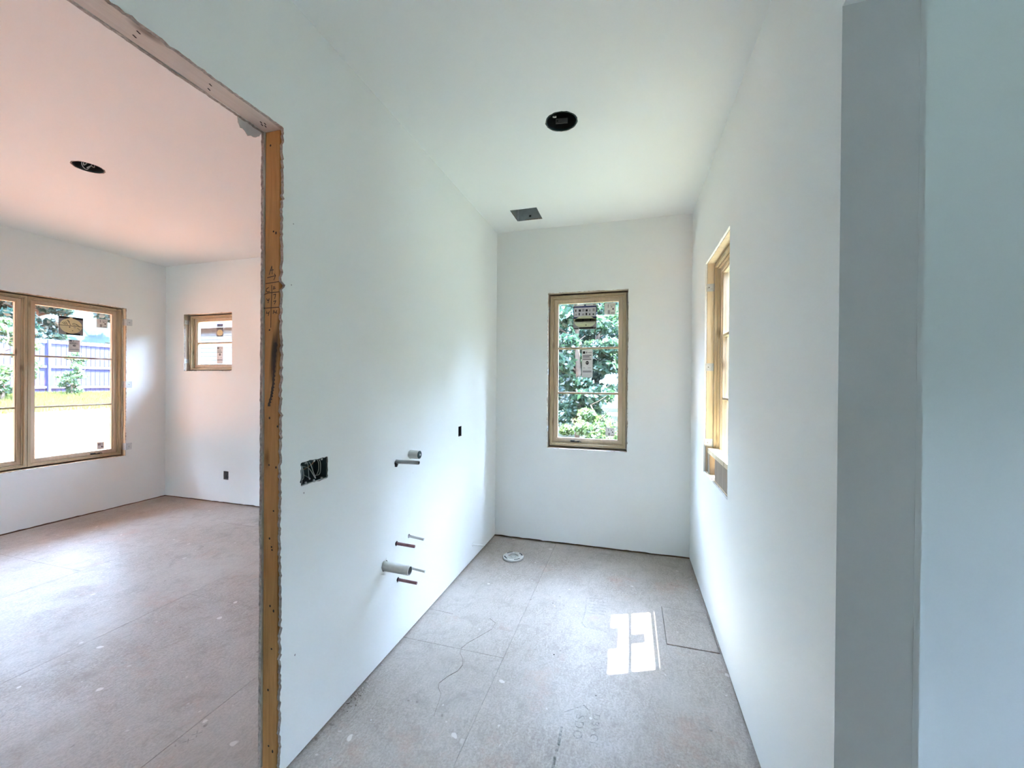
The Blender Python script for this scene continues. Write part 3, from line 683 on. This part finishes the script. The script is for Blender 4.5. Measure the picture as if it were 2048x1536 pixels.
# window 4: small bedroom window
w4 = structure(empty('window_4', (SW[0] + .034, YB + RECESS, 1.722)), 'small two-pane pine window in the bedroom corner')
W4, H4 = SW[1] - SW[0] - .048, .722
X4 = lambda px, py: (pix(1, YB + RECESS + .06, px, py).x - SW[0] - .034, pix(1, YB + RECESS + .06, px, py).z - 1.722)
def S4(kind, p0, p1): a, c = X4(*p0), X4(*p1); return (kind, a[0], c[0], c[1], a[1])
sash_unit(w4, 0, W4, H4, 2, None, [S4('blue', (434, 648), (446, 653)), S4('tan', (433, 655), (447, 673)), S4('strip', (434, 693), (446, 732))])
for z in (2.36, 1.84): clip(w4, -.0325, z - 1.722, -1)
foam(w4, -.014, .06, H4 - .05, 5, .013, .0)

# windows behind the viewer and in the side room
def back_window(n, loc, rz, w, h, units, label):
    r = structure(empty(n, loc, rz), label); uw = w / units
    for k in range(units): sash_unit(r, k * uw, uw - .003, h, 3)
    return r
back_window('window_5', (HW[1] - .014, YREAR - RECESS, HW[2] + .014), math.pi, HW[1] - HW[0] - .028, HW[3] - HW[2] - .028, 1, 'unseen pine window added in the rear wall to let light in')  # added behind the viewer to brighten the interior
back_window('window_6', (XE + RECESS, EW[1] - .014, EW[2] + .014), -math.pi / 2, EW[1] - EW[0] - .028, EW[3] - EW[2] - .028, 1, 'pine window in the side room')

# ------------------------------------------------------------------ plumbing stubs
def pipe(name, y, z, r, xe, mat, label, cat, hollow=False, group=None, droop=0.0, cap=None):
    root = empty(name, (XL, y, z))
    b = MB(); L = xe - XL
    if hollow:
        prof = [(r, -.06), (r, L), (r * .86, L), (r * .86, -.05)]
        b.lathe(prof, 28, 0, (0, 0, 0), 'X')
    else:
        n = 12; b.lathe([(0, -.06), (r, -.06), (r, L - r * .15), (r * .88, L), (0, L)], 20, 0, (0, 0, 0), 'X')
    if hollow:
        bb = MB(); bb.lathe([(r * .855, L - .0015), (r * .855, -.05), (0, -.05)], 28, 0, (0, 0, 0), 'X'); bb.build('bore_shade', M['greypipe'], root)  # darker grey lining paints the shade inside the white pipe
    body = b.build('pipe', mat, root, smooth=False)
    for p in body.data.polygons: p.use_smooth = abs(p.normal.x) < .5
    root.rotation_euler.y = droop
    tag(root, label, cat, group)
    return root
o = pipe('vent_pipe', *PIPES[0][1:5], M['greypipe'], 'thin grey pipe stub sticking out beside the capped white pipe', 'pipe', droop=-.02)
b = MB(); b.lathe([(.0085, 0), (.0085, .0006), (0, .0006)], 14, 0, (PIPES[0][4] - XL, 0, 0), 'X'); b.build('pipe_mouth', M['black'], o)
o = pipe('capped_pipe', *PIPES[1][1:5], M['pvc'], 'short fat white pipe stub closed with a dark cap', 'pipe')
L = PIPES[1][4] - XL
b = MB(); b.lathe([(.0245, 0), (.0245, .003), (.012, .0035), (0, .0035)], 24, 0, (L, 0, 0), 'X'); c = b.build('end_cap', M['boxblue'], o)
b = MB(); b.lathe([(.007, 0), (.006, .003), (0, .003)], 14, 0, (L + .0035, .002, 0), 'X'); b.build('cap_plug', M['white'], c)
o = pipe('drain_pipe', *PIPES[2][1:5], M['pvc'], 'open white plastic drain pipe stub, thickest of the lower stubs', 'pipe', hollow=True, droop=.03)
b = MB(); b.add([(XL - PIPES[2][1] * 0 - XL + .001, -.012, .028), (.004, .006, .048), (.0012, .012, .029)], [(0, 1, 2)]); b.build('torn_paper', M['white'], o)
for idx, nm, m, lab in ((3, 'water_pipe', 'red', 'dark red water pipe stub above the drain pipe'), (4, 'water_pipe', 'pvc', 'thin white water pipe stub highest of the lower group'),
                        (5, 'water_pipe', 'pvc', 'thin white water pipe stub poking out behind the drain pipe mouth'), (6, 'water_pipe', 'red', 'dark red water pipe stub below the drain pipe')):
    p = PIPES[idx]; o = pipe(nm, *p[1:5], M[m], lab, 'pipe', droop=.03 if m == 'red' else .09)
    if m == 'red':
        b = MB(); b.lathe([(p[3] + .0012, .0), (p[3] + .0014, .006), (p[3], .006)], 16, 0, (-.002, 0, 0), 'X'); b.build('collar', M['black'], o)
o = pipe('supply_pipe', *PIPES[7][1:5], M['pvc'], 'thin white supply pipe stub low on the wall near the toilet flange', 'pipe', droop=-.05)
b = MB(); b.lathe([(.0055, 0), (.015, .001), (.012, .006), (.0055, .008)], 14, 0, (0, 0, 0), 'X'); b.build('escutcheon', M['white'], o)

# toilet flange
FX, FY = -1.000, 3.512
fl = tag(empty('toilet_flange', (FX, FY, 0)), 'round white plastic toilet flange screwed to the subfloor', 'flange')
b = MB(); b.lathe([(.046, .0), (.093, .0), (.0935, .014), (.090, .017), (.072, .018), (.070, .014), (.058, .014), (.056, .020), (.047, .021), (.046, .010)], 48)
b.build('ring', M['flange'], fl, smooth=False)
b = MB(); b.lathe([(0, .013), (.018, .013), (.020, .017), (.026, .017), (.028, .006), (.046, .005)], 36); b.build('test_cap', M['flange'], fl)
for k, (a0, a1) in enumerate(((20, 62), (110, 152), (200, 242), (290, 332))):
    b = MB(); n = 8; vs = []
    for i in range(n + 1):
        a = math.radians(a0 + (a1 - a0) * i / n); vs += [(.074 * math.cos(a), .074 * math.sin(a), .0188), (.085 * math.cos(a), .085 * math.sin(a), .0188)]
    b.add(vs, [(2 * i, 2 * i + 1, 2 * i + 3, 2 * i + 2) for i in range(n)]); b.build('bolt_slot', M['blackp'], fl)

# ------------------------------------------------------------------ electrical boxes
def wire(parent, pts, r, m):
    b = MB(); P = [Vector(p) for p in pts]; out = []
    for i in range(len(P) - 1):
        p0, p1, p2, p3 = P[max(i - 1, 0)], P[i], P[i + 1], P[min(i + 2, len(P) - 1)]
        for k in range(6):
            t = k / 6; out.append(.5 * ((2 * p1) + (-p0 + p2) * t + (2 * p0 - 5 * p1 + 4 * p2 - p3) * t * t + (-p0 + 3 * p1 - 3 * p2 + p3) * t ** 3))
    out.append(P[-1]); b.tube(out, r, 6); return b.build('wire', m, parent, smooth=True)
def open_box(name, w, h, d, parent, mat, t=.003):
    """five-sided box, mouth on the plane y=0 looking towards -y, in local x,z centred"""
    b = MB(); b.box(-w / 2, w / 2, d - t, d, -h / 2, h / 2); b.box(-w / 2, -w / 2 + t, 0, d - t, -h / 2, h / 2); b.box(w / 2 - t, w / 2, 0, d - t, -h / 2, h / 2)
    b.box(-w / 2 + t, w / 2 - t, 0, d - t, -h / 2, -h / 2 + t); b.box(-w / 2 + t, w / 2 - t, 0, d - t, h / 2 - t, h / 2)
    return b.build(name, mat, parent)
bx = tag(empty('switch_box', (XL - .004, (BOX3[0] + BOX3[1]) / 2, (BOX3[2] + BOX3[3]) / 2), math.pi / 2), 'dark three-gang electrical box full of loose wires in the wall', 'electrical box')
open_box('box_shell', .150, .094, .072, bx, M['boxblue'])
for k in range(-1, 2):
    for s in (-1, 1):
        b = MB(); b.lathe([(.0022, -.001), (.0048, -.001), (.0048, .004), (.0022, .004)], 12, 0, (k * .046, 0, s * .0425), 'Y'); b.build('screw_lug', M['wire'], bx)
wl = [[(-.068, .05, .04), (-.064, .012, .036), (-.062, .006, -.030), (-.056, .02, -.040), (-.052, .05, .03)],
      [(-.060, .05, .04), (-.056, .014, .030), (-.050, .008, -.02), (-.046, .03, -.035)],
      [(-.030, .05, .045), (-.029, .010, .040), (-.023, .006, -.028), (-.016, .008, -.030), (-.014, .04, -.02)],
      [(-.028, .045, .022), (-.020, .010, .014), (.012, .006, -.034), (.018, .010, -.030), (.010, .012, -.012), (-.018, .010, .040), (-.02, .05, .045)],
      [(.028, .05, .045), (.030, .010, .040), (.034, .006, .002), (.036, .02, -.03)], [(.040, .05, .045), (.044, .010, .036), (.043, .008, -.022), (.030, .03, -.03)],
      [(.004, .06, .0), (.002, .02, .022), (.012, .014, .036)]]
for i, w in enumerate(wl): wire(bx, w, .0018, M['bare'] if i == 6 else M['wire'])
b = MB(); b.tube([(-.074, -.004, -.049), (-.02, -.004, -.047), (.02, -.004, -.046), (.076, -.004, -.047)], .0018, 6); b.build('plaster_ring', M['wire'], bx)
bx = tag(empty('outlet_box', (XL - .004, (BOX1[0] + BOX1[1]) / 2, (BOX1[2] + BOX1[3]) / 2), math.pi / 2), 'small single dark electrical box high on the left bathroom wall', 'electrical box')
open_box('box_shell', .058, .084, .066, bx, M['black']); wire(bx, [(0, .06, .03), (.006, .02, .02), (-.008, .012, -.02), (.004, .05, -.03)], .0018, M['black'])
bx = tag(empty('outlet_box', ((OUT1[0] + OUT1[1]) / 2, YB + .005, (OUT1[2] + OUT1[3]) / 2)), 'small grey electrical box low on the bedroom back wall', 'electrical box')
open_box('box_shell', .076, .106, .066, bx, M['greyp']); wire(bx, [(0, .06, .03), (.012, .02, .03), (-.008, .012, -.02), (.008, .05, -.03)], .0022, M['black'])

# ------------------------------------------------------------------ ceiling cans and duct boot
def can(loc, r, label, wires):
    c = tag(empty('recessed_light_housing', (loc[0], loc[1], H)), label, 'light housing', 'recessed light housings without trims')
    b = MB(); b.lathe([(r - .004, .001), (r - .004, .15), (r - .02, .165), (0, .165)], 40); b.build('can', M['black'], c, smooth=True)
    b = MB(); b.lathe([(r - .0045, .0), (r - .0085, .0), (r - .0085, .010), (r - .0045, .010)], 40); b.build('rim', M['boxblue'], c)
    return c
c1 = can(CAN1, CAN1[2], 'open black recessed light housing in the bathroom ceiling', [])
b = MB(); b.box(-.036, .036, .070, .073, .035, .066); o = b.build('socket_bracket', M['greyp'], c1); o.rotation_euler.z = .15
b = MB(); b.lathe([(0, 0), (.005, 0), (.005, .002), (0, .002)], 10, 0, (-.026, .068, .050), 'Y'); b.build('screw', M['black'], o)
b = MB()
for k in range(5): b.box(-.052 + k * .005, -.047 + k * .005, -.084 + k * .001, -.078 + k * .001, -.003 - (k % 3) * .001, .006)
o = b.build('compound_blob', M['white'], c1); o.location = (0.0, .010, 0); o.scale = (.8, .8, .8)
c2 = can(CAN2, CAN2[2], 'recessed light housing with dangling wires in the bedroom ceiling', [])
for w in ([(-.04, .0, .10), (-.03, -.02, .02), (-.055, .02, .004), (-.03, .04, .05)], [(.0, .03, .10), (.03, .02, .01), (.05, -.01, -.002), (.055, -.035, -.028)], [(.01, .02, .08), (.02, -.03, .0), (.045, -.045, .01), (.03, .0, .06)]):
    wire(c2, w, .003, M['wire'])
dv = tag(empty('duct_boot', ((DUCT[0] + DUCT[1]) / 2, (DUCT[2] + DUCT[3]) / 2, H)), 'square sheet metal duct boot open in the bathroom ceiling', 'duct')
w, d = DUCT[1] - DUCT[0], DUCT[3] - DUCT[2]; t = .0012; hh = .17
for nm, bxs in (('side_panel', (-w / 2 - t, -w / 2, -d / 2, d / 2, .001, hh)), ('side_panel', (w / 2, w / 2 + t, -d / 2, d / 2, .001, hh)), ('side_panel', (-w / 2, w / 2, -d / 2 - t, -d / 2, .001, hh)), ('side_panel', (-w / 2, w / 2, d / 2, d / 2 + t, .001, hh)), ('top_panel', (-w / 2, w / 2, -d / 2, d / 2, hh, hh + t))):
    b = MB(); b.box(*bxs); b.build(nm, M['duct'], dv)
b = MB(); b.box(-w / 2 + .0005, -w / 2 + .012, d / 2 - .004, d / 2 - .001, .0, hh); b.build('seam', M['galv'], dv)
b = MB(); b.box(-.005, .012, d / 2 - .006, d / 2 - .001, .03, .045); b.build('tab', M['black'], dv)

# ------------------------------------------------------------------ floor marks, crumbs
th = [(980, 1237), (991, 1246), (984, 1258), (960, 1272), (935, 1286), (922, 1297), (920, 1306), (926, 1318), (925, 1330), (915, 1342), (895, 1353), (878, 1366), (877, 1376), (882, 1388), (878, 1402), (870, 1425), (868, 1432)]
b = MB(); P = [pix(2, .0012, *p) for p in th]
b.tube(P, .0011, 5); tag(b.build('loose_thread', M['soil']), 'thin dark wavy thread lying on the bathroom floor', 'thread')
def crumb(loc, s, m, seed, parent=None, name='crumb'):
    rnd = random.Random(seed); bm = bmesh.new(); bmesh.ops.create_icosphere(bm, subdivisions=1, radius=1)
    for v in bm.verts: v.co *= rnd.uniform(.6, 1.15); v.co.z *= .6
    me = bpy.data.meshes.new(name); bm.to_mesh(me); bm.free(); me.materials.append(m)
    o = link(name, me, parent); o.scale = (s * rnd.uniform(.8, 1.5), s * rnd.uniform(.8, 1.3), s); o.location = (loc[0], loc[1], loc[2] + s * .45); o.rotation_euler.z = rnd.uniform(0, 3); return o
pile = tag(empty('crumb_pile', (XL + .028, 1.73, 0)), 'small heap of grey drywall crumbs against the left wall foot', 'debris')
rnd = random.Random(9); b = MB()
for k in range(150):
    u = rnd.gauss(0, .30); x = max(-.022, min(.035, rnd.gauss(-.004, .012))); y = u * .15; r = rnd.uniform(.0018, .0055); z = max(0, rnd.gauss(.004, .004)) * max(0.1, 1 - abs(u))
    a = [Vector((rnd.uniform(-1, 1), rnd.uniform(-1, 1), rnd.uniform(-.7, .7))).normalized() * r for _ in range(4)]
    c = Vector((x, y, z + r * .5)); b.add([c + q for q in a], [(0, 1, 2), (0, 2, 3), (0, 3, 1), (1, 3, 2)], 0 if rnd.random() < .7 else 1)
tag(b.build('crumbs', [M['soil'], M['torn']], pile), kind='stuff')
for k, (px, py, s, m, lab) in enumerate([(757, 1329, .006, 'white', 'white drywall crumb at the foot of the left wall above the heap'), (727, 1363, .006, 'torn', 'pale crumb at the top end of the crumb heap by the left wall'),
        (1394, 1181, .010, 'white', 'white drywall chip at the foot of the right wall'), (1420, 1252, .005, 'white', 'tiny white chip on the right edge of the floor patch'),
        (1108, 1310, .005, 'blackp', 'dark speck of debris left of the sunlit patch'), (1192, 1392, .004, 'blackp', 'dark speck of debris below the sunlit patch'),
        (1421, 1461, .006, 'white', 'white crumb on the floor near the right wall'), (661, 1519, .006, 'white', 'white crumb at the floor corner beside the jamb'), (742, 1441, .004, 'white', 'white speck on the floor below the crumb heap'),
        (1106, 1207, .0035, 'blackp', 'dark speck on the floor between flange and sunlit patch')]):
    p = pix(2, 0, px, py); p.x = max(p.x, XL + .006); p.x = min(p.x, XR - .004)
    tag(crumb(p, s, M[m], 40 + k, None, 'drywall_crumb' if m != 'blackp' else 'debris_speck'), lab, 'debris')
# stamped lettering, worn to single letters, and the outline stamp
def txt(name, s, size, loc, rz, m, parent):
    c = bpy.data.curves.new(name, 'FONT'); c.body = s; c.size = size; c.align_x = 'LEFT'; c.space_character = 1.25
    o = bpy.data.objects.new(name, c); COL.objects.link(o)
    me = bpy.data.meshes.new_from_object(o.evaluated_get(bpy.context.evaluated_depsgraph_get())); bpy.data.objects.remove(o)
    me.materials.clear(); me.materials.append(m); o = link(name, me, parent); o.location = loc; o.rotation_euler.z = rz; return o
p = pix(2, .0008, 1168, 1428); txt('stamp_lettering', 'SDO', .060, (p.x - .035, p.y - .01, .0008), -math.pi / 2, M['ink'], floor)
p = pix(2, .0008, 1195, 1430); txt('stamp_lettering', 'DBVCE', .050, (p.x - .022, p.y + .005, .0008), -math.pi / 2, M['ink'], floor)
stroke('stamp_bar', [(1123, 1455), (1117, 1490), (1113, 1502)], .012, M['ink'], floor, 2, .0, .0008)
stroke('stamp_bar', [(1110, 1515), (1106, 1536)], .012, M['ink'], floor, 2, .0, .0008)
stroke('stamp_outline', [(1130, 1424), (1168, 1411), (1178, 1421)], .006, M['ink'], floor, 2, .0, .0008)
stroke('stamp_outline', [(1174, 1195), (1170, 1225), (1164, 1246), (1170, 1254), (1192, 1259), (1214, 1265)], .007, M['ink2'], floor, 2, .0, .0008)
for k in range(7):
    y0 = 1190 + k * 6; stroke('stamp_row', [(1180 - k * .8, y0), (1196 + (k * 7) % 5 - k, y0 + 2)], .010, M['ink2'], floor, 2, .0, .0008)
    stroke('stamp_row', [(1203 - k * .8, y0 + 2), (1216 - k, y0 + 4)], .010, M['ink2'], floor, 2, .0, .0008)
stroke('stamp_outline', [(1176, 1322), (1192, 1312), (1214, 1316), (1212, 1336), (1190, 1338), (1176, 1322)], .004, M['ink2'], floor, 2, .0, .0008)
stroke('pencil_line', [(860, 1218), (880, 1222), (905, 1228)], .003, M['pencil'], floor, 2, .0, .0008)
p = pix(2, .0008, 388, 1478); txt('stamp_lettering', 'XX', .045, (p.x, p.y - .03, .0008), math.pi / 2, M['ink'], floor)

# ------------------------------------------------------------------ outdoors
def horizon_screen(x, y):  # added ring of high ground, blocks the bright sky at the horizon
    r = math.hypot(x, y); t = min(1, max(0, (r - 30.0) / 24.0)); t = t * t * (3 - 2 * t)
    return t * (15.0 + 2.5 * noise.noise(Vector((x * .06, y * .06, 3)))) + (1.6 * abs(noise.noise(Vector((x * .3, y * .3, 7)))) if t > .05 else 0)
def gz(x, y):
    t = min(1, max(0, (-8.0 - x) / 13.0)); t = t * t * (3 - 2 * t)
    return -0.42 + 1.40 * t + .05 * noise.noise(Vector((x * .35, y * .35, 0))) + max(0, (y - 12)) * .02 + horizon_screen(x, y)
xs = [-66 + i * 1.2 for i in range(111)]; ys = [-62 + i * 1.2 for i in range(109)]
b = MB(); b.add([(x, y, gz(x, y)) for y in ys for x in xs], [(j * len(xs) + i, j * len(xs) + i + 1, (j + 1) * len(xs) + i + 1, (j + 1) * len(xs) + i) for j in range(len(ys) - 1) for i in range(len(xs) - 1)])
k = 0
for j in range(len(ys) - 1):
    for i in range(len(xs) - 1):
        b.m[k] = 3 if math.hypot(xs[i], ys[j]) > 33 else 0 if xs[i] < -5.5 and ys[j] < 30 else (1 if ys[j] > 4.6 else 2); k += 1
structure(b.build('ground', [M['clay'], M['litter'], M['side_yard'], M['horizon_screen']], smooth=True), 'bare red clay ground rising behind the house, with an added ridge blocking low sky')
rnd = np.random.default_rng(3)
def blades(name, n, x0, x1, y0, y1, hgt, m):
    x = rnd.uniform(x0, x1, n); y = rnd.uniform(y0, y1, n); a = rnd.uniform(0, math.pi, n); h = hgt * rnd.uniform(.5, 1.2, n); V = []; Fc = []
    for i in range(n):
        z = gz(x[i], y[i]) - .01; c, s = math.cos(a[i]) * .025, math.sin(a[i]) * .025; k = 3 * i
        V += [(x[i] - c, y[i] - s, z), (x[i] + c, y[i] + s, z), (x[i] + s * 2, y[i] - c * 2, z + h[i])]; Fc.append((k, k + 1, k + 2))
    me = bpy.data.meshes.new(name); me.from_pydata(V, [], Fc); me.materials.append(m); return link(name, me)
tag(blades('grass', 18000, -21.0, -16.6, 4, 11.8, .16, M['grass']), 'strip of pale green grass in front of the fence', 'grass', None, 'stuff')

# fence
fx = -21.3
fen = tag(empty('garden_fence', (fx, 0, 0)), 'tall slate blue board fence beyond the grass outside the bedroom window', 'fence')
bm_ = None
for k in range(80):
    y = 2.0 + k * .150; z = gz(fx, y) - .02
    if bm_ is None:
        b = MB(); b.box(-.012, .012, -.069, .069, 0, 2.15); o = b.build('board', M['fence'], fen); bm_ = o.data
    else: o = link('board', bm_, fen)
    o.location = (0, y, z)
for i, hz in enumerate((.30, 1.08, 2.02)):
    for k in range(6):
        y0 = 2.0 + k * 2.6; b = MB(); z0 = gz(fx, y0 + 1.3) + hz; b.box(.012, .050, y0 - .06, y0 + 2.53, z0 - .045, z0 + .045); b.build('rail', M['rail'], fen)
for k in range(7):
    y0 = 2.0 + k * 2.6; z = gz(fx, y0); b = MB(); b.box(.050, .130, y0 - .04, y0 + .04, z - .3, z + 2.1); b.build('post', M['fence'], fen)

# trees
def foliage_mesh(name, m, n, rx, rz, z0, leaf, seed, clumps=26, flat=.6):
    r = np.random.default_rng(seed)
    cd = r.normal(size=(clumps, 3)); cd /= np.linalg.norm(cd, axis=1)[:, None]; cd *= (r.uniform(.25, 1, clumps) ** .5)[:, None]
    cc = cd * np.array([rx, rx, rz]) + np.array([0, 0, z0]); cr = r.uniform(.22, .42, clumps) * rx
    k = r.integers(0, clumps, n); d = r.normal(size=(n, 3)); d /= np.linalg.norm(d, axis=1)[:, None]; d *= (r.uniform(0, 1, n) ** .5)[:, None]
    c = cc[k] + d * cr[k][:, None] * np.array([1, 1, flat])
    u = r.normal(size=(n, 3)); u /= np.linalg.norm(u, axis=1)[:, None]; v = np.cross(u, r.normal(size=(n, 3))); v /= np.linalg.norm(v, axis=1)[:, None]
    s = leaf * r.uniform(.6, 1.3, n)[:, None]
    V = np.stack([c - u * s, c + v * s * .55, c + u * s, c - v * s * .55], 1).reshape(-1, 3)
    Fi = np.arange(4 * n).reshape(-1, 4)
    me = bpy.data.meshes.new(name); me.from_pydata(V.tolist(), [], Fi.tolist()); me.materials.append(m); return me
def trunk_mesh(h, r, seed, branches=6, top=.8):
    rr = random.Random(seed); b = MB(); P = [Vector((0, 0, -.3))]
    for k in range(1, 7): P.append(Vector((rr.uniform(-.08, .08) * k * .4, rr.uniform(-.08, .08) * k * .4, h * top * k / 6)))
    b.tube(P, r, 9, 0, True, r * .3)
    for k in range(branches):
        s = P[2 + k % 5]; a = rr.uniform(0, 6.28); L = rr.uniform(.5, 1.1) * h * .25
        b.tube([s, s + Vector((math.cos(a) * L * .5, math.sin(a) * L * .5, L * .25)), s + Vector((math.cos(a) * L, math.sin(a) * L, L * .6))], r * .32, 6, 0, True, r * .08)
    return b.build('trunk', M['bark'], smooth=True)
def proto(h, r, rx, rz, z0, n, leaf, m, seed, clumps=26):
    t = trunk_mesh(h, r, seed); tm = t.data; bpy.data.objects.remove(t)
    return tm, foliage_mesh('foliage', m, n, rx, rz, z0, leaf, seed, clumps)
PR = {'tall': proto(9, .12, 1.0, 3.4, 4.2, 24000, .095, M['leafA'], 1, 60), 'mid': proto(6, .10, 1.0, 2.6, 3.0, 18000, .075, M['leafB'], 2, 46),
      'hazy': proto(11, .16, 1.6, 4.6, 5.2, 15000, .13, M['leafH'], 7, 60), 'shrub': proto(2.4, .04, 0.8, 1.0, 1.05, 7000, .05, M['leafC'], 3, 22), 'pine': proto(3.0, .05, .70, 1.35, 1.4, 6000, .06, M['leafN'], 4, 26)}
def tree(kind, name, x, y, s, rz, label, cat='tree', group=None):
    r = empty(name, (x, y, gz(x, y) - .02), rz); r.scale = (s, s, s)
    link('trunk', PR[kind][0], r); link('foliage', PR[kind][1], r)
    return tag(r, label, cat, group)
WG = 'trees in the woods behind the bathroom window'
rt_ = random.Random(12)
for i, (y, xs_, k, s) in enumerate([(9.5, (-4.0, -1.15, 1.7), 'mid', .95), (12.3, (-6.0, -2.85, .3, 3.45), 'tall', 1.0), (15.1, (-4.0, -1.15, 1.7), 'tall', 1.0), (18.2, (-5.6, -2.3, 1.0), 'tall', 1.15)]):
    for x in xs_:
        if k == 'mid': tree(k, 'understorey_tree', x, y, s, rt_.uniform(0, 6.28), 'mid green young tree at the wood edge outside the bathroom window', 'tree', 'young trees at the wood edge')
        else: tree(k, 'woodland_tree', x, y, s, rt_.uniform(0, 6.28), 'tall dark green tree in the woods outside the bathroom window', 'tree', WG)
for (x, y) in [(-6.9, 22.4), (-2.2, 22.4), (2.5, 22.4), (-9.2, 27.2), (-4.5, 27.2), (.2, 27.2), (4.9, 27.2)]:
    tree('hazy', 'distant_tree', x, y, 1.0, rt_.uniform(0, 6.28), 'hazy blue green tree deep in the woods behind the bathroom', 'tree', 'distant trees deep in the woods')
for (x, y, s) in [(5.7, 2.0, 1.2), (5.3, 5.6, 1.2), (5.3, 9.2, 1.2), (9.2, .4, 1.1), (9.0, 3.8, 1.1), (9.0, 7.2, 1.1), (12.4, 2.0, 1.1), (12.4, 5.4, 1.1), (12.4, 8.8, 1.1), (16.0, .4, 1.2), (16.0, 3.9, 1.2), (16.0, 7.4, 1.2)]:  # unseen trees added to block sky light on the left bathroom wall
    tree('tall', 'sky_screen_tree', x, y, s, rt_.uniform(0, 6.28), 'unseen tree added to screen sky from the right bathroom window', 'tree', 'added trees screening the right window')
for (x, y, s, lab) in [(-2.75, 7.3, .85, 'light green leafy shrub outside, left of the bathroom window view'), (-.62, 7.2, .85, 'light green leafy shrub straight outside the bathroom window'), (1.5, 7.3, .85, 'light green leafy shrub outside, right of the bathroom window view')]:
    tree('shrub', 'leafy_shrub', x, y, s, rt_.uniform(0, 6.28), lab, 'shrub', 'shrubs below the bathroom window')
for (x, ys_) in [(-24.6, (2.0, 6.2, 10.4, 14.6)), (-29.4, (3.4, 8.2, 13.0, 17.8))]:
    for y in ys_: tree('tall', 'boundary_tree', x, y, 1.45, rt_.uniform(0, 6.28), 'hazy green tree rising behind the slate blue fence' if x > -26 else 'tall tree in the far row behind the slate blue fence', 'tree', 'trees behind the fence')
for (x, y) in [(-13.2, -1.0), (-12.2, -5.6), (-11.0, -10.2), (-17.2, -3.6), (-16.2, -8.2), (-15.0, -12.8)]:  # unseen trees added to block low sky light on the bedroom back wall
    tree('mid', 'low_sky_screen_tree', x, y, 1.4, rt_.uniform(0, 6.28), 'unseen tree added to screen low sky from the bedroom window', 'tree', 'added trees screening the bedroom window')
p = pix(0, -19.6, 145, 800); tree('pine', 'young_conifer', -19.6, p.y, .62, .4, 'small light green conifer before the fence, seen in the right-hand sash', 'conifer')
p = pix(0, -18.8, 5, 805); tree('pine', 'young_conifer', -18.8, p.y, 1.0, 1.9, 'larger light green conifer before the fence, seen at the left sash edge', 'conifer')

# pale neighbour house behind the small window
hx0, hx1, hy = -19.4, -10.5, 12.2; hz0 = gz(-15, hy) - .3; EV = 3.90
nb = tag(empty('neighbour_house', ((hx0 + hx1) / 2, hy, hz0)), 'pale blue sided house with grey green roof beyond the small bedroom window', 'house')
def nbp(n, m, *bx):
    b = MB(); b.box(*bx); o = b.build(n, m); o.parent = nb; o.location = (-(hx0 + hx1) / 2, -hy, -hz0); return o
nbp('wall', M['siding'], hx0, hx1, hy + .03, hy + 6, hz0, EV + .05)
z = hz0; k = 0; bm_ = None
while z < EV:
    if bm_ is None:
        b = MB(); L_ = hx1 - hx0; b.add([(0, 0, 0), (L_, 0, 0), (L_, .028, .17), (0, .028, .17), (0, .032, 0), (L_, .032, 0)], [(0, 1, 2, 3), (0, 4, 5, 1)]); o = b.build('lap_board', M['siding']); bm_ = o.data
    else: o = link('lap_board', bm_)
    o.parent = nb; o.location = (hx0 - (hx0 + hx1) / 2, 0, z - hz0); z += .165
b = MB(); b.add([(hx0 - .4, hy - .45, EV - .12), (hx1 + .4, hy - .45, EV - .12), (hx1 + .4, hy + 3.2, EV + 1.9), (hx0 - .4, hy + 3.2, EV + 1.9), (hx0 - .4, hy + 6.6, EV - .1), (hx1 + .4, hy + 6.6, EV - .1)], [(0, 1, 2, 3), (3, 2, 5, 4)])
o = b.build('roof', M['shingle']); o.parent = nb; o.location = (-(hx0 + hx1) / 2, -hy, -hz0)
nbp('fascia', M['trimw'], hx0 - .4, hx1 + .4, hy - .47, hy - .45, EV - .30, EV - .10)
f = nbp('window', M['trimw'], -17.2, -16.2, hy - .03, hy + .03, .9, 2.2); g = nbp('pane', M['winglass'], -17.1, -16.3, hy - .035, hy + .03, 1.0, 2.1)
